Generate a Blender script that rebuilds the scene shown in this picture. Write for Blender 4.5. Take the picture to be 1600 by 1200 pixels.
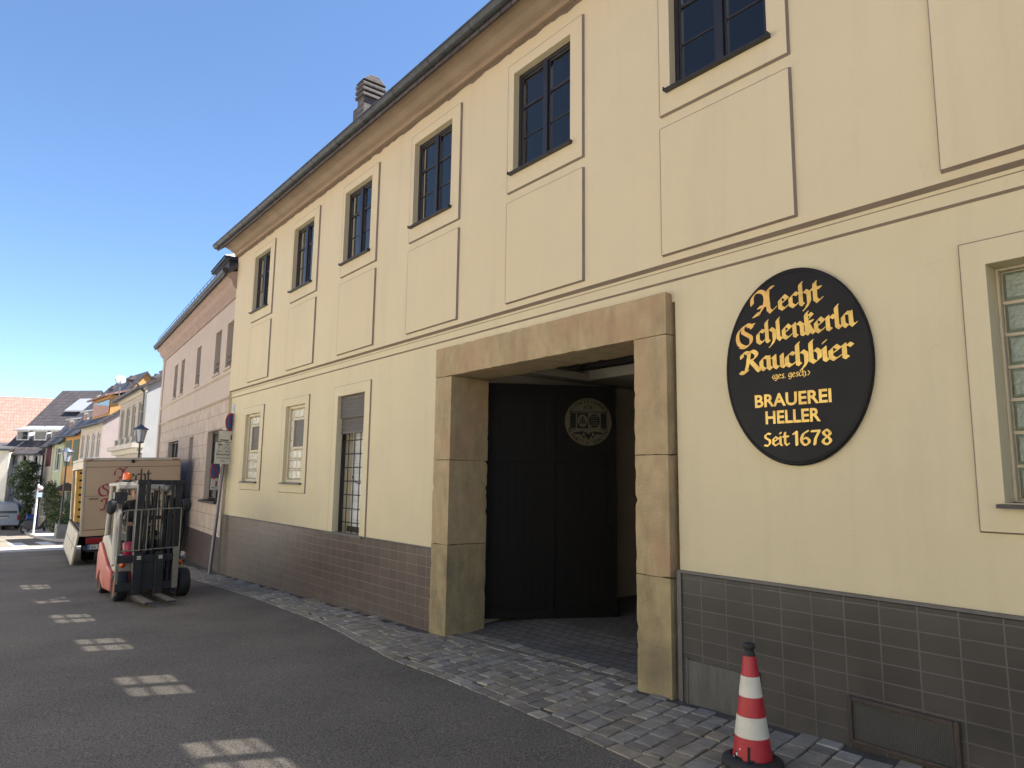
import bpy, bmesh, math, random
from mathutils import Vector, Matrix
random.seed(7)
R = math.radians
for o in list(bpy.data.objects): bpy.data.objects.remove(o)
sc = bpy.context.scene
col = sc.collection

# ------------------------------------------------------------------ camera, sky, sun, exposure
cam_d = bpy.data.cameras.new('camera'); cam = bpy.data.objects.new('camera', cam_d); col.objects.link(cam)
cam_d.sensor_width = 36; cam_d.lens = 24.286; cam_d.clip_start = 0.05; cam_d.clip_end = 3000
F = Vector((-0.77475697, 0.61735409, 0.13647551)); RT = Vector((0.62456682, 0.78085724, 0.013351)); UP = Vector((0.0983256, -0.09558186, 0.99055347))
m = Matrix((RT, UP, -F)).transposed().to_4x4(); m.translation = Vector((0, -4.8, 1.634)); cam.matrix_world = m
sc.camera = cam
SUN = Vector((0.48, 1.0, 1.86)).normalized()
w = bpy.data.worlds.new("World"); sc.world = w; w.use_nodes = True
nt = w.node_tree; bg = nt.nodes['Background']
sky = nt.nodes.new('ShaderNodeTexSky'); sky.sky_type = 'NISHITA'; sky.sun_disc = False
sky.sun_elevation = math.asin(SUN.z); sky.sun_rotation = math.atan2(SUN.x, SUN.y)
sky.altitude = 250; sky.air_density = 1.0; sky.dust_density = 0.0; sky.ozone_density = 6.0
nt.links.new(sky.outputs[0], bg.inputs[0]); bg.inputs[1].default_value = 0.061
sd = bpy.data.lights.new('sun', 'SUN'); so = bpy.data.objects.new('sun', sd); col.objects.link(so)
sd.energy = 5.0; sd.angle = R(0.5); sd.color = (1.0, 0.975, 0.92)
so.rotation_euler = SUN.to_track_quat('Z', 'Y').to_euler()
sc.view_settings.view_transform = 'Standard'; sc.view_settings.look = 'None'
sc.view_settings.exposure = 1.98; sc.view_settings.gamma = 1
sc.cycles.max_bounces = 8; sc.cycles.transparent_max_bounces = 12; sc.cycles.caustics_reflective = False
sc.cycles.sample_clamp_indirect = 6

# ------------------------------------------------------------------ helpers
class MB:
    def __init__(s): s.v = []; s.f = []; s.m = []; s.sm = []
    def add(s, vs, fs, mi=0, smooth=False):
        o = len(s.v); s.v += [tuple(p) for p in vs]
        for f in fs: s.f.append([o + i for i in f]); s.m.append(mi); s.sm.append(smooth)
        return s
    def quad(s, a, b, c, d, mi=0): return s.add([a, b, c, d], [(0, 1, 2, 3)], mi)
    def box(s, x0, x1, y0, y1, z0, z1, mi=0, M=None):
        vs = [Vector((x, y, z)) for z in (z0, z1) for y in (y0, y1) for x in (x0, x1)]
        if M: vs = [M @ p for p in vs]
        return s.add(vs, [(0, 2, 3, 1), (4, 5, 7, 6), (0, 1, 5, 4), (2, 6, 7, 3), (0, 4, 6, 2), (1, 3, 7, 5)], mi)
    def prism(s, poly, a0, a1, axis='y', mi=0, M=None):
        """poly: 2-D outline; axis y -> (x,z) points, x -> (y,z), z -> (x,y)"""
        def P(p, a):
            q = Vector((p[0], a, p[1]) if axis == 'y' else (a, p[0], p[1]) if axis == 'x' else (p[0], p[1], a))
            return M @ q if M else q
        n = len(poly)
        vs = [P(p, a0) for p in poly] + [P(p, a1) for p in poly]
        return s.add(vs, [tuple(range(n))[::-1], tuple(range(n, 2 * n))] + [(i, (i + 1) % n, n + (i + 1) % n, n + i) for i in range(n)], mi)
    def tube(s, pts, r, n=10, mi=0, cap=True):
        pts = [Vector(p) for p in pts]; k = len(pts); rs = r if isinstance(r, (list, tuple)) else [r] * k
        t0 = (pts[1] - pts[0]).normalized(); u = t0.orthogonal().normalized(); vs = []
        for i, p in enumerate(pts):
            t = (pts[min(i + 1, k - 1)] - pts[max(i - 1, 0)]).normalized()
            u = (u - t * u.dot(t)).normalized(); b = t.cross(u)
            vs += [p + (u * math.cos(2 * math.pi * j / n) + b * math.sin(2 * math.pi * j / n)) * rs[i] for j in range(n)]
        fs = [(i * n + j, i * n + (j + 1) % n, (i + 1) * n + (j + 1) % n, (i + 1) * n + j) for i in range(k - 1) for j in range(n)]
        s.add(vs, fs, mi, True)
        if cap: s.add(vs[:n], [tuple(range(n))[::-1]], mi); s.add(vs[-n:], [tuple(range(n))], mi)
        return s
    def lathe(s, prof, n=24, M=None, mi=0, close=False):
        vs = []
        for r, z in prof:
            for j in range(n):
                q = Vector((r * math.cos(2 * math.pi * j / n), r * math.sin(2 * math.pi * j / n), z)); vs.append(M @ q if M else q)
        k = len(prof); fs = []
        for i in range(k if close else k - 1):
            i2 = (i + 1) % k
            fs += [(i * n + j, i * n + (j + 1) % n, i2 * n + (j + 1) % n, i2 * n + j) for j in range(n)]
        return s.add(vs, fs, mi, True)
    def build(s, name, mats, parent=None, bevel=0, seg=2, loc=None, fixn=True):
        me = bpy.data.meshes.new(name); me.from_pydata(s.v, [], s.f)
        mats = mats if isinstance(mats, (list, tuple)) else [mats]
        for q in mats: me.materials.append(q)
        for p, a, b in zip(me.polygons, s.m, s.sm): p.material_index = a; p.use_smooth = b
        if fixn:
            bm = bmesh.new(); bm.from_mesh(me); bmesh.ops.recalc_face_normals(bm, faces=bm.faces); bm.to_mesh(me); bm.free()
        me.update()
        o = bpy.data.objects.new(name, me); col.objects.link(o)
        if parent: o.parent = parent
        if loc: o.location = loc
        if bevel:
            b = o.modifiers.new('bevel', 'BEVEL'); b.width = bevel; b.segments = seg; b.limit_method = 'ANGLE'; b.angle_limit = R(40)
        return o
def tag(o, label=None, cat=None, group=None, kind=None):
    if label: o['label'] = label
    if cat: o['category'] = cat
    if group: o['group'] = group
    if kind: o['kind'] = kind
    return o
def thing(name, label, cat, loc=(0, 0, 0), rz=0, group=None):
    o = bpy.data.objects.new(name, None); o.empty_display_size = .2; col.objects.link(o); o.location = loc; o.rotation_euler = (0, 0, rz)
    return tag(o, label, cat, group)
def copy_tree(o, parent=None):
    kids = [c for c in col.objects if c.parent == o]
    c = o.copy(); col.objects.link(c); c.parent = parent
    for k in kids: copy_tree(k, c)
    return c

def mat(name, c, rough=.8, var=.12, scale=6., bump=0., bscale=60., metal=0., c2=None, spec=.5, stretch=(1, 1, 1), detail=6, big=None, clear=0.):
    """colour broken up by noise (var = contrast, or a second colour c2), optional fine bump, optional large stains big=(colour, scale, amount)"""
    m = bpy.data.materials.new(name); m.use_nodes = True; n = m.node_tree.nodes; l = m.node_tree.links
    b = n['Principled BSDF']; b.inputs['Roughness'].default_value = rough; b.inputs['Metallic'].default_value = metal
    b.inputs['Specular IOR Level'].default_value = spec; b.inputs['Coat Weight'].default_value = clear
    tc = n.new('ShaderNodeTexCoord'); mp = n.new('ShaderNodeMapping'); mp.inputs['Scale'].default_value = stretch
    l.new(tc.outputs['Object'], mp.inputs[0])
    ns = n.new('ShaderNodeTexNoise'); ns.inputs['Scale'].default_value = scale; ns.inputs['Detail'].default_value = detail; ns.inputs['Roughness'].default_value = .6
    l.new(mp.outputs[0], ns.inputs[0])
    rp = n.new('ShaderNodeValToRGB'); rp.color_ramp.elements[0].position = .3; rp.color_ramp.elements[1].position = .7
    lo = c2 or tuple(x * (1 - var) for x in c); hi = c if c2 else tuple(min(1, x * (1 + var)) for x in c)
    rp.color_ramp.elements[0].color = (*lo, 1); rp.color_ramp.elements[1].color = (*hi, 1)
    l.new(ns.outputs[0], rp.inputs[0]); out = rp.outputs[0]
    if big:
        n2 = n.new('ShaderNodeTexNoise'); n2.inputs['Scale'].default_value = big[1]; n2.inputs['Detail'].default_value = 5; l.new(tc.outputs['Object'], n2.inputs[0])
        r2 = n.new('ShaderNodeValToRGB'); r2.color_ramp.elements[0].position = .45; r2.color_ramp.elements[1].position = .72
        r2.color_ramp.elements[0].color = (0, 0, 0, 1); r2.color_ramp.elements[1].color = (big[2],) * 3 + (1,)
        l.new(n2.outputs[0], r2.inputs[0])
        mx = n.new('ShaderNodeMix'); mx.data_type = 'RGBA'; l.new(r2.outputs[0], mx.inputs[0]); l.new(out, mx.inputs[6]); mx.inputs[7].default_value = (*big[0], 1); out = mx.outputs[2]
    l.new(out, b.inputs['Base Color'])
    if bump:
        n3 = n.new('ShaderNodeTexNoise'); n3.inputs['Scale'].default_value = bscale; n3.inputs['Detail'].default_value = 4; l.new(mp.outputs[0], n3.inputs[0])
        bp = n.new('ShaderNodeBump'); bp.inputs['Strength'].default_value = bump; bp.inputs['Distance'].default_value = .02
        l.new(n3.outputs[0], bp.inputs['Height']); l.new(bp.outputs[0], b.inputs['Normal'])
    return m
def weather(m, amt=.10, sx=5., sz=.35, col_=(.30, .25, .19)):
    """rain streaks and hairline cracks over an existing material's base colour"""
    n = m.node_tree.nodes; l = m.node_tree.links; b = n['Principled BSDF']; src = b.inputs['Base Color'].links[0].from_socket
    tc = n.new('ShaderNodeTexCoord'); mp = n.new('ShaderNodeMapping'); mp.inputs['Scale'].default_value = (sx, sx, sz); l.new(tc.outputs['Object'], mp.inputs[0])
    ns = n.new('ShaderNodeTexNoise'); ns.inputs['Scale'].default_value = 1.; ns.inputs['Detail'].default_value = 8; ns.inputs['Roughness'].default_value = .65; l.new(mp.outputs[0], ns.inputs[0])
    r = n.new('ShaderNodeValToRGB'); r.color_ramp.elements[0].position = .50; r.color_ramp.elements[1].position = .78; r.color_ramp.elements[0].color = (0, 0, 0, 1); r.color_ramp.elements[1].color = (amt * 2,) * 3 + (1,); l.new(ns.outputs[0], r.inputs[0])
    n2 = n.new('ShaderNodeTexNoise'); n2.inputs['Scale'].default_value = .9; n2.inputs['Detail'].default_value = 9; n2.inputs['Roughness'].default_value = .55; l.new(tc.outputs['Object'], n2.inputs[0])
    ab = n.new('ShaderNodeMath'); ab.operation = 'SUBTRACT'; ab.inputs[1].default_value = .5; l.new(n2.outputs[0], ab.inputs[0]); a2 = n.new('ShaderNodeMath'); a2.operation = 'ABSOLUTE'; l.new(ab.outputs[0], a2.inputs[0])
    lt = n.new('ShaderNodeMath'); lt.operation = 'LESS_THAN'; lt.inputs[1].default_value = .0011; l.new(a2.outputs[0], lt.inputs[0])
    n4 = n.new('ShaderNodeTexNoise'); n4.inputs['Scale'].default_value = .5; l.new(tc.outputs['Object'], n4.inputs[0]); gt = n.new('ShaderNodeMath'); gt.operation = 'GREATER_THAN'; gt.inputs[1].default_value = .60; l.new(n4.outputs[0], gt.inputs[0])
    cm = n.new('ShaderNodeMath'); cm.operation = 'MULTIPLY'; l.new(lt.outputs[0], cm.inputs[0]); l.new(gt.outputs[0], cm.inputs[1]); cs = n.new('ShaderNodeMath'); cs.operation = 'MULTIPLY'; cs.inputs[1].default_value = .16; l.new(cm.outputs[0], cs.inputs[0])
    mx_ = n.new('ShaderNodeMath'); mx_.operation = 'MAXIMUM'; l.new(r.outputs[0], mx_.inputs[0]); l.new(cs.outputs[0], mx_.inputs[1])
    mx = n.new('ShaderNodeMix'); mx.data_type = 'RGBA'; l.new(mx_.outputs[0], mx.inputs[0]); l.new(src, mx.inputs[6]); mx.inputs[7].default_value = (*col_, 1); l.new(mx.outputs[2], b.inputs['Base Color']); return m
def tilemat(name, c1, c2, mortar, bw, bh, ms=.006, offset=0., axes='xz', rough=.35, bump=.5, grime=None, shift=(0, 0), spec=.5, squash=None):
    m = bpy.data.materials.new(name); m.use_nodes = True; n = m.node_tree.nodes; l = m.node_tree.links
    b = n['Principled BSDF']; b.inputs['Roughness'].default_value = rough; b.inputs['Specular IOR Level'].default_value = spec
    tc = n.new('ShaderNodeTexCoord'); sp = n.new('ShaderNodeSeparateXYZ'); cb = n.new('ShaderNodeCombineXYZ'); l.new(tc.outputs['Object'], sp.inputs[0])
    for i, a in enumerate(axes):
        ad = n.new('ShaderNodeMath'); ad.inputs[1].default_value = shift[i] + 40; l.new(sp.outputs['xyz'.index(a)], ad.inputs[0]); l.new(ad.outputs[0], cb.inputs[i])
    br = n.new('ShaderNodeTexBrick'); br.offset = offset; br.inputs['Scale'].default_value = 1; br.inputs['Brick Width'].default_value = bw; br.inputs['Row Height'].default_value = bh
    br.inputs['Mortar Size'].default_value = ms; br.inputs['Mortar Smooth'].default_value = .2
    br.inputs['Color1'].default_value = (*c1, 1); br.inputs['Color2'].default_value = (*c2, 1); br.inputs['Mortar'].default_value = (*mortar, 1)
    l.new(cb.outputs[0], br.inputs[0]); out = br.outputs[0]
    ns = n.new('ShaderNodeTexNoise'); ns.inputs['Scale'].default_value = 3; ns.inputs['Detail'].default_value = 7; l.new(tc.outputs['Object'], ns.inputs[0])
    mx = n.new('ShaderNodeMix'); mx.data_type = 'RGBA'; mx.blend_type = 'MULTIPLY'; mx.inputs[0].default_value = .5
    l.new(out, mx.inputs[6]); rp = n.new('ShaderNodeValToRGB'); rp.color_ramp.elements[0].position = .3; rp.color_ramp.elements[1].position = .68
    rp.color_ramp.elements[0].color = (.6, .6, .6, 1); rp.color_ramp.elements[1].color = (1.15, 1.15, 1.15, 1); l.new(ns.outputs[0], rp.inputs[0]); l.new(rp.outputs[0], mx.inputs[7]); out = mx.outputs[2]
    if grime:   # splash dirt on the lowest part of the wall: (colour, z_full, z_none)
        mr = n.new('ShaderNodeMapRange'); mr.inputs[1].default_value = grime[2]; mr.inputs[2].default_value = grime[1]; l.new(sp.outputs[2], mr.inputs[0])
        mu = n.new('ShaderNodeMath'); mu.operation = 'MULTIPLY'; l.new(mr.outputs[0], mu.inputs[0]); l.new(ns.outputs[0], mu.inputs[1])
        m2 = n.new('ShaderNodeMix'); m2.data_type = 'RGBA'; l.new(mu.outputs[0], m2.inputs[0]); l.new(out, m2.inputs[6]); m2.inputs[7].default_value = (*grime[0], 1); out = m2.outputs[2]
    l.new(out, b.inputs['Base Color'])
    bp = n.new('ShaderNodeBump'); bp.invert = True; bp.inputs['Strength'].default_value = bump; bp.inputs['Distance'].default_value = .004; l.new(br.outputs['Fac'], bp.inputs['Height']); l.new(bp.outputs[0], b.inputs['Normal'])
    return m
def glass_mat(name, tint, refl=.09, rough=.01, wav=0.):
    """window glass: mirror coat over a pane that lets a little tinted light straight through"""
    m = bpy.data.materials.new(name); m.use_nodes = True; n = m.node_tree.nodes; l = m.node_tree.links; n.clear()
    o = n.new('ShaderNodeOutputMaterial'); t = n.new('ShaderNodeBsdfTransparent'); t.inputs[0].default_value = (*tint, 1)
    g = n.new('ShaderNodeBsdfGlossy'); g.inputs['Roughness'].default_value = rough; g.inputs[0].default_value = (.92, .85, .76, 1)
    fr = n.new('ShaderNodeLayerWeight'); fr.inputs[0].default_value = .5     # Schlick-like: works from both sides of a single pane
    pw = n.new('ShaderNodeMath'); pw.operation = 'POWER'; pw.inputs[1].default_value = 4.5; l.new(fr.outputs['Facing'], pw.inputs[0])
    mul = n.new('ShaderNodeMath'); mul.operation = 'MULTIPLY_ADD'; mul.inputs[1].default_value = .85 * refl; mul.inputs[2].default_value = .045 * refl; mul.use_clamp = True; l.new(pw.outputs[0], mul.inputs[0])
    mx = n.new('ShaderNodeMixShader'); l.new(mul.outputs[0], mx.inputs[0]); l.new(t.outputs[0], mx.inputs[1]); l.new(g.outputs[0], mx.inputs[2]); l.new(mx.outputs[0], o.inputs[0])
    if wav:
        tc = n.new('ShaderNodeTexCoord'); ns = n.new('ShaderNodeTexNoise'); ns.inputs['Scale'].default_value = 2.5; l.new(tc.outputs['Object'], ns.inputs[0])
        bp = n.new('ShaderNodeBump'); bp.inputs['Strength'].default_value = wav; bp.inputs['Distance'].default_value = .01; l.new(ns.outputs[0], bp.inputs['Height']); l.new(bp.outputs[0], g.inputs['Normal'])
    return m

# materials -------------------------------------------------------
M = {}
M['facade'] = weather(mat('cream_paint', (.61, .52, .338), .85, .035, 1.1, .14, 70, big=((.56, .47, .30), .55, .5)), .07)
M['facade_low'] = weather(mat('cream_paint_lower', (.60, .52, .335), .85, .035, 1.3, .14, 70, big=((.55, .48, .325), .7, .5)), .07)
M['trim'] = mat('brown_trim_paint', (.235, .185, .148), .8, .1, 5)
M['cornice'] = mat('cornice_paint', (.27, .20, .135), .8, .12, 3, .1, 50)
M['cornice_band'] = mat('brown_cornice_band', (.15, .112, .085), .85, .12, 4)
M['zinc'] = mat('weathered_zinc', (.055, .060, .062), .5, .3, 7, .05, 40, metal=.4)
M['zinc_dark'] = mat('gutter_seam', (.03, .032, .035), .5, .1)
M['roof'] = tilemat('dark_roof_tiles', (.07, .06, .06), (.10, .085, .08), (.03, .03, .03), .2, .16, .012, .5, 'xy', .7, 1)
M['frame_dark'] = mat('dark_window_paint', (.018, .017, .018), .4, .1, 8)
M['pane'] = glass_mat('upper_window_glass', (.36, .36, .37), 1.45, .01, .05)
M['added_skylight'] = glass_mat('added_rooflight_glass', (.8, .8, .8), .6)
M['hall'] = mat('dark_interior_shade', (.035, .03, .028), .9, .2)  # near-black puts the dimness of indoor spaces into the colour
M['sand'] = weather(mat('sandstone', (.44, .34, .19), .88, .2, 7, .55, 60, c2=(.32, .24, .128), stretch=(1, 1, .7), big=((.40, .235, .135), 1.6, .75), detail=12), .22, 7, 1.2, (.13, .105, .065))
M['sand_base'] = weather(mat('sandstone_stained_base', (.40, .32, .17), .88, .2, 7, .55, 60, c2=(.27, .21, .11), stretch=(1, 1, .7), big=((.15, .12, .075), 2.4, .8), detail=12), .3, 6, 1.5, (.10, .082, .055))
M['tileL'] = tilemat('brown_plinth_tiles', (.056, .037, .028), (.082, .056, .043), (.17, .136, .113), .24, .1275, .005, 0, 'xz', .42, .6, ((.14, .115, .095), -.5, .5), shift=(.07, .022))
M['tileR'] = tilemat('grey_brown_plinth_tiles', (.021, .018, .016), (.036, .030, .026), (.088, .082, .076), .23, .1165, .005, 0, 'xz', .40, .6, ((.12, .11, .10), -.25, .65), shift=(.08, .045))
M['cap'] = mat('plinth_capping', (.10, .095, .09), .5, .15)
M['cream_frame'] = mat('cream_window_frame', (.55, .48, .34), .6, .06)
M['block'] = mat('green_glass_block', (.27, .32, .25), .12, .25, 25, .35, 45, c2=(.18, .22, .17), spec=.7)
M['block_pale'] = mat('pale_glass_block', (.56, .54, .43), .14, .2, 18, .35, 40, c2=(.40, .385, .30), spec=.8)
M['sill'] = mat('slate_sill', (.04, .036, .035), .5, .15)
M['shutter'] = mat('grey_shutter_slats', (.105, .093, .082), .6, .1, 4)
M['white_tile'] = tilemat('white_room_tiles', (.74, .76, .76), (.78, .79, .79), (.55, .55, .54), .15, .15, .006, 0, 'xz', .3, .4)
M['black_iron'] = mat('black_iron', (.02, .02, .021), .5, .1, metal=.3)
M['yellow_wood'] = mat('yellow_timber', (.33, .24, .085), .7, .2, 5, stretch=(6, 6, .6))
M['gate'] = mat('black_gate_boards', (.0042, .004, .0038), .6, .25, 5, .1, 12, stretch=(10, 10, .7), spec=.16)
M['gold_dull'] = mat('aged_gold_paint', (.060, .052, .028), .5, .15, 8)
M['gate_ink'] = mat('black_lettering', (.005, .005, .005), .6, .05, spec=.2)
M['passage_tile'] = tilemat('oxblood_passage_tiles', (.10, .028, .02), (.12, .035, .024), (.08, .05, .04), .24, .12, .005, 0, 'yz', .35, .5)
M['passage_wall'] = mat('passage_plaster', (.40, .365, .30), .85, .06, 2)
M['sign_black'] = mat('black_sign_enamel', (.0065, .0062, .0065), .5, .3, 2.5, big=((.016, .015, .014), 2., .6), spec=.22)
M['gold'] = mat('gold_leaf', (.66, .46, .13), .34, .2, 7, .2, 30, metal=.7, c2=(.44, .29, .09))
M['gold_red'] = mat('gold_leaf_reddish', (.60, .37, .11), .4, .2, 6, metal=.6)
M['chim'] = tilemat('sooty_chimney_brick', (.075, .062, .062), (.115, .092, .088), (.15, .14, .13), .16, .075, .01, .5, 'yz', .9, .8)
M['concrete'] = mat('grey_concrete', (.22, .21, .2), .9, .15, 6, .2)
M['metal_plate'] = mat('galvanised_patch', (.10, .098, .09), .6, .3, 5, .1, 30, metal=.3, stretch=(3, 3, .6))
M['rust'] = mat('rusty_frame', (.075, .052, .038), .85, .3, 9, .3, c2=(.045, .038, .033))
M['mesh'] = tilemat('fine_vent_mesh', (.02, .019, .018), (.025, .024, .022), (.085, .08, .07), .012, .012, .0022, 0, 'xz', .6, 1)
# street
def asphalt():
    m = mat('asphalt', (.150, .130, .104), .92, .2, .7, .5, 160, big=((.188, .163, .130), .3, .8), spec=.25)
    n = m.node_tree.nodes; l = m.node_tree.links; b = n['Principled BSDF']; src = b.inputs['Base Color'].links[0].from_socket
    tc = n.new('ShaderNodeTexCoord')
    f = n.new('ShaderNodeTexNoise'); f.inputs['Scale'].default_value = 75; f.inputs['Detail'].default_value = 3; l.new(tc.outputs['Object'], f.inputs[0])
    r = n.new('ShaderNodeValToRGB'); r.color_ramp.elements[0].position = .3; r.color_ramp.elements[1].position = .72; r.color_ramp.elements[0].color = (.45, .45, .45, 1); r.color_ramp.elements[1].color = (1.7, 1.7, 1.7, 1); l.new(f.outputs[0], r.inputs[0])
    mx = n.new('ShaderNodeMix'); mx.data_type = 'RGBA'; mx.blend_type = 'MULTIPLY'; mx.inputs[0].default_value = 1; l.new(src, mx.inputs[6]); l.new(r.outputs[0], mx.inputs[7])
    v = n.new('ShaderNodeTexVoronoi'); v.inputs['Scale'].default_value = 13; l.new(tc.outputs['Object'], v.inputs[0])
    r2 = n.new('ShaderNodeValToRGB'); r2.color_ramp.elements[0].position = .07; r2.color_ramp.elements[1].position = .10; r2.color_ramp.elements[0].color = (1, 1, 1, 1); r2.color_ramp.elements[1].color = (0, 0, 0, 1); l.new(v.outputs[0], r2.inputs[0])
    sp = n.new('ShaderNodeSeparateColor'); l.new(v.outputs['Color'], sp.inputs[0])
    gt = n.new('ShaderNodeMath'); gt.operation = 'GREATER_THAN'; gt.inputs[1].default_value = .80; l.new(sp.outputs[0], gt.inputs[0])
    mu = n.new('ShaderNodeMath'); mu.operation = 'MULTIPLY'; l.new(gt.outputs[0], mu.inputs[0]); l.new(r2.outputs[0], mu.inputs[1])
    m2 = n.new('ShaderNodeMix'); m2.data_type = 'RGBA'; l.new(mu.outputs[0], m2.inputs[0]); l.new(mx.outputs[2], m2.inputs[6]); m2.inputs[7].default_value = (.36, .35, .32, 1)
    l.new(m2.outputs[2], b.inputs['Base Color']); return m
M['asphalt'] = asphalt()
M['pave_far'] = mat('pavement_slabs', (.36, .34, .31), .9, .12, 2)
M['mortar'] = mat('sandy_joint', (.085, .072, .055), .95, .3, 9, .4, 60)
SETTS = [mat('sett_' + k, c, .8, .25, 9, .35, 45, big=(tuple(x * .62 for x in c), 3, .5)) for k, c in (('grey', (.285, .247, .19)), ('blue', (.27, .243, .20)), ('dark', (.215, .186, .145)), ('warm', (.305, .257, .182)), ('pale', (.38, .34, .27)), ('brown', (.255, .216, .157)))]
M['passage_floor'] = tilemat('dark_passage_setts', (.115, .108, .098), (.15, .142, .13), (.07, .063, .055), .16, .13, .012, .5, 'xy', .75, 1)
M['road_white'] = mat('worn_road_paint', (.55, .55, .54), .8, .15, 6)
M['white_plastic'] = mat('white_plastic', (.7, .7, .68), .5, .05)

# ------------------------------------------------------------------ ground
def gz(x):
    if x > -22: return .0315 * max(x, -22) if x < 12 else .0315 * 12
    if x > -60: return -.693 - (-22 - x) * .0436
    if x > -90: return -2.35 - (-60 - x) * .03
    return -3.25
KERB = [(-60, -.2), (-16.2, -.78), (-15.5, -.79), (-11.8, -.74), (-9., -.84), (-6.4, -1.16), (-5.5, -1.16), (-4.5, -1.21), (-3.66, -1.28), (-3, -1.34), (0, -1.45), (9, -1.5)]
def kerb(x):
    for (a, ya), (b, yb) in zip(KERB, KERB[1:]):
        if a <= x <= b: return ya + (yb - ya) * (x - a) / (b - a)
    return -1.4
g = MB(); xs = [-420, -200, -130, -90, -75, -60, -50, -40, -30, -22, -16, -8, 0, 6, 12, 40, 300]; ys = [-300, -60, -10, -4, 2, 14, 60, 300]
for a, b in zip(xs, xs[1:]):
    for c, d in zip(ys, ys[1:]): g.quad((a, c, gz(a) - .012), (b, c, gz(b) - .012), (b, d, gz(b) - .012), (a, d, gz(a) - .012))
tag(g.build('ground', M['mortar']), kind='structure')
g = MB(); n = 140
def lin(i): return -130 + 145 * i / n
for i in range(n):
    a, b = lin(i), lin(i + 1)
    g.quad((a, -7.6, gz(a) - .02), (b, -7.6, gz(b) - .02), (b, -4.4, gz(b)), (a, -4.4, gz(a)))
    g.quad((a, -4.4, gz(a)), (b, -4.4, gz(b)), (b, kerb(b) + .06, gz(b) - .002), (a, kerb(a) + .06, gz(a) - .002))
o = g.build('road', M['asphalt'], fixn=False); tag(o, kind='structure')

# setts of the pavement: one sheet of separate stones (surface pattern of the pavement)
pv = MB()
for xa in range(-30, 2): pv.quad((xa, -1.45, gz(xa) - .007), (xa + 1, -1.45, gz(xa + 1) - .007), (xa + 1, .3, gz(xa + 1) - .007), (xa, .3, gz(xa) - .007), 6)
def sett(pts, h, mi, tilt):
    c = sum((Vector(p) for p in pts), Vector((0, 0))) / 4
    top = [c + (Vector(p) - c) * .925 for p in pts]; mid = [c + (Vector(p) - c) * .985 for p in pts]
    def Z(p, d): return gz(p[0]) + d + (p[0] - c.x) * tilt[0] + (p[1] - c.y) * tilt[1]
    vs = [(p[0], p[1], Z(p, -.03)) for p in pts] + [(p[0], p[1], Z(p, h - .006)) for p in mid] + [(p[0], p[1], Z(p, h)) for p in top] + [(c.x, c.y, Z(c, h + .001))]
    fs = [(i, (i + 1) % 4, 4 + (i + 1) % 4, 4 + i) for i in range(4)] + [(4 + i, 4 + (i + 1) % 4, 8 + (i + 1) % 4, 8 + i) for i in range(4)] + [(8 + i, 8 + (i + 1) % 4, 12) for i in range(4)]
    pv.add(vs, fs, mi, False)
x = 1.2
def J(a): return random.uniform(-a, a)
while x > -30:
    wd = random.uniform(.14, .175); y1 = .02; x2 = x - wd; ye = kerb(x) + .13
    yy = y1 + J(.05) + .0
    inside = -7.2 < x < -4.1
    if inside: yy = .30
    while yy > ye:
        ln = random.uniform(.135, .21); y2 = yy - ln
        if y2 < ye + .05: y2 = ye + .004
        if yy - y2 < .05: break
        gp = .0055; sk = .16
        q = [(x - gp - (yy) * sk + J(.008), yy - gp + J(.008)), (x2 + gp - yy * sk + J(.008), yy - gp + J(.008)), (x2 + gp - y2 * sk + J(.008), y2 + gp + J(.008)), (x - gp - y2 * sk + J(.008), y2 + gp + J(.008))]
        k = random.choices(range(6), (30, 18, 16, 14, 9, 13))[0]
        if not (yy > .0 and not inside): sett(q, .006 + J(.003), k, (J(.018), J(.018)))
        yy = y2
    x = x2
x = 1.2
while x > -30:      # edging course along the asphalt
    ln = random.uniform(.17, .28); x2 = x - ln
    for r0 in (0,):
        ya = lambda t: kerb(t) + .145 - r0 * .14
        q = [(x - .008, ya(x) - .01 + J(.006)), (x2 + .008, ya(x2) - .01 + J(.006)), (x2 + .008, ya(x2) - .13 + J(.012)), (x - .008, ya(x) - .13 + J(.012))]
        sett(q, .004 + J(.003), random.choices(range(6), (26, 16, 10, 16, 20, 12))[0], (J(.02), J(.02)))
    x = x2
o = pv.build('pavement', SETTS + [M['mortar']], fixn=False); tag(o, kind='structure')

# ------------------------------------------------------------------ brewery
brew = thing('brewery_building', 'long cream two storey brewery with brown trim lines, dark upper windows and tiled plinth', 'building')
YU = -.07
def S(X, z, y):
    s = (4.8 + y) / 4.8; return X * s, 1.634 + (z - 1.634) * s
XL, XR = -16.32, 9.0
def wall_grid(mb, x0, x1, z0, z1, holes, y, depth, mi=0, rmi=0):
    X = sorted({x0, x1} | {v for h in holes for v in h[:2]}); Z = sorted({z0, z1} | {v for h in holes for v in h[2:4]})
    X = [v for v in X if x0 <= v <= x1]; Z = [v for v in Z if z0 <= v <= z1]
    for a, b in zip(X, X[1:]):
        for c, d in zip(Z, Z[1:]):
            mx, mz = (a + b) / 2, (c + d) / 2
            if any(h[0] < mx < h[1] and h[2] < mz < h[3] for h in holes): continue
            mb.quad((a, y, c), (b, y, c), (b, y, d), (a, y, d), mi)
    for h in holes:
        a, b, c, d = h[:4]; e = y + (h[4] if len(h) > 4 else depth)
        mb.quad((a, y, c), (a, e, c), (a, e, d), (a, y, d), rmi); mb.quad((b, y, c), (b, e, c), (b, e, d), (b, y, d), rmi)
        mb.quad((a, y, d), (b, y, d), (b, e, d), (a, e, d), rmi); mb.quad((a, y, c), (b, y, c), (b, e, c), (a, e, c), rmi)
ZM0, ZM1 = 3.397, 3.53
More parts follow.
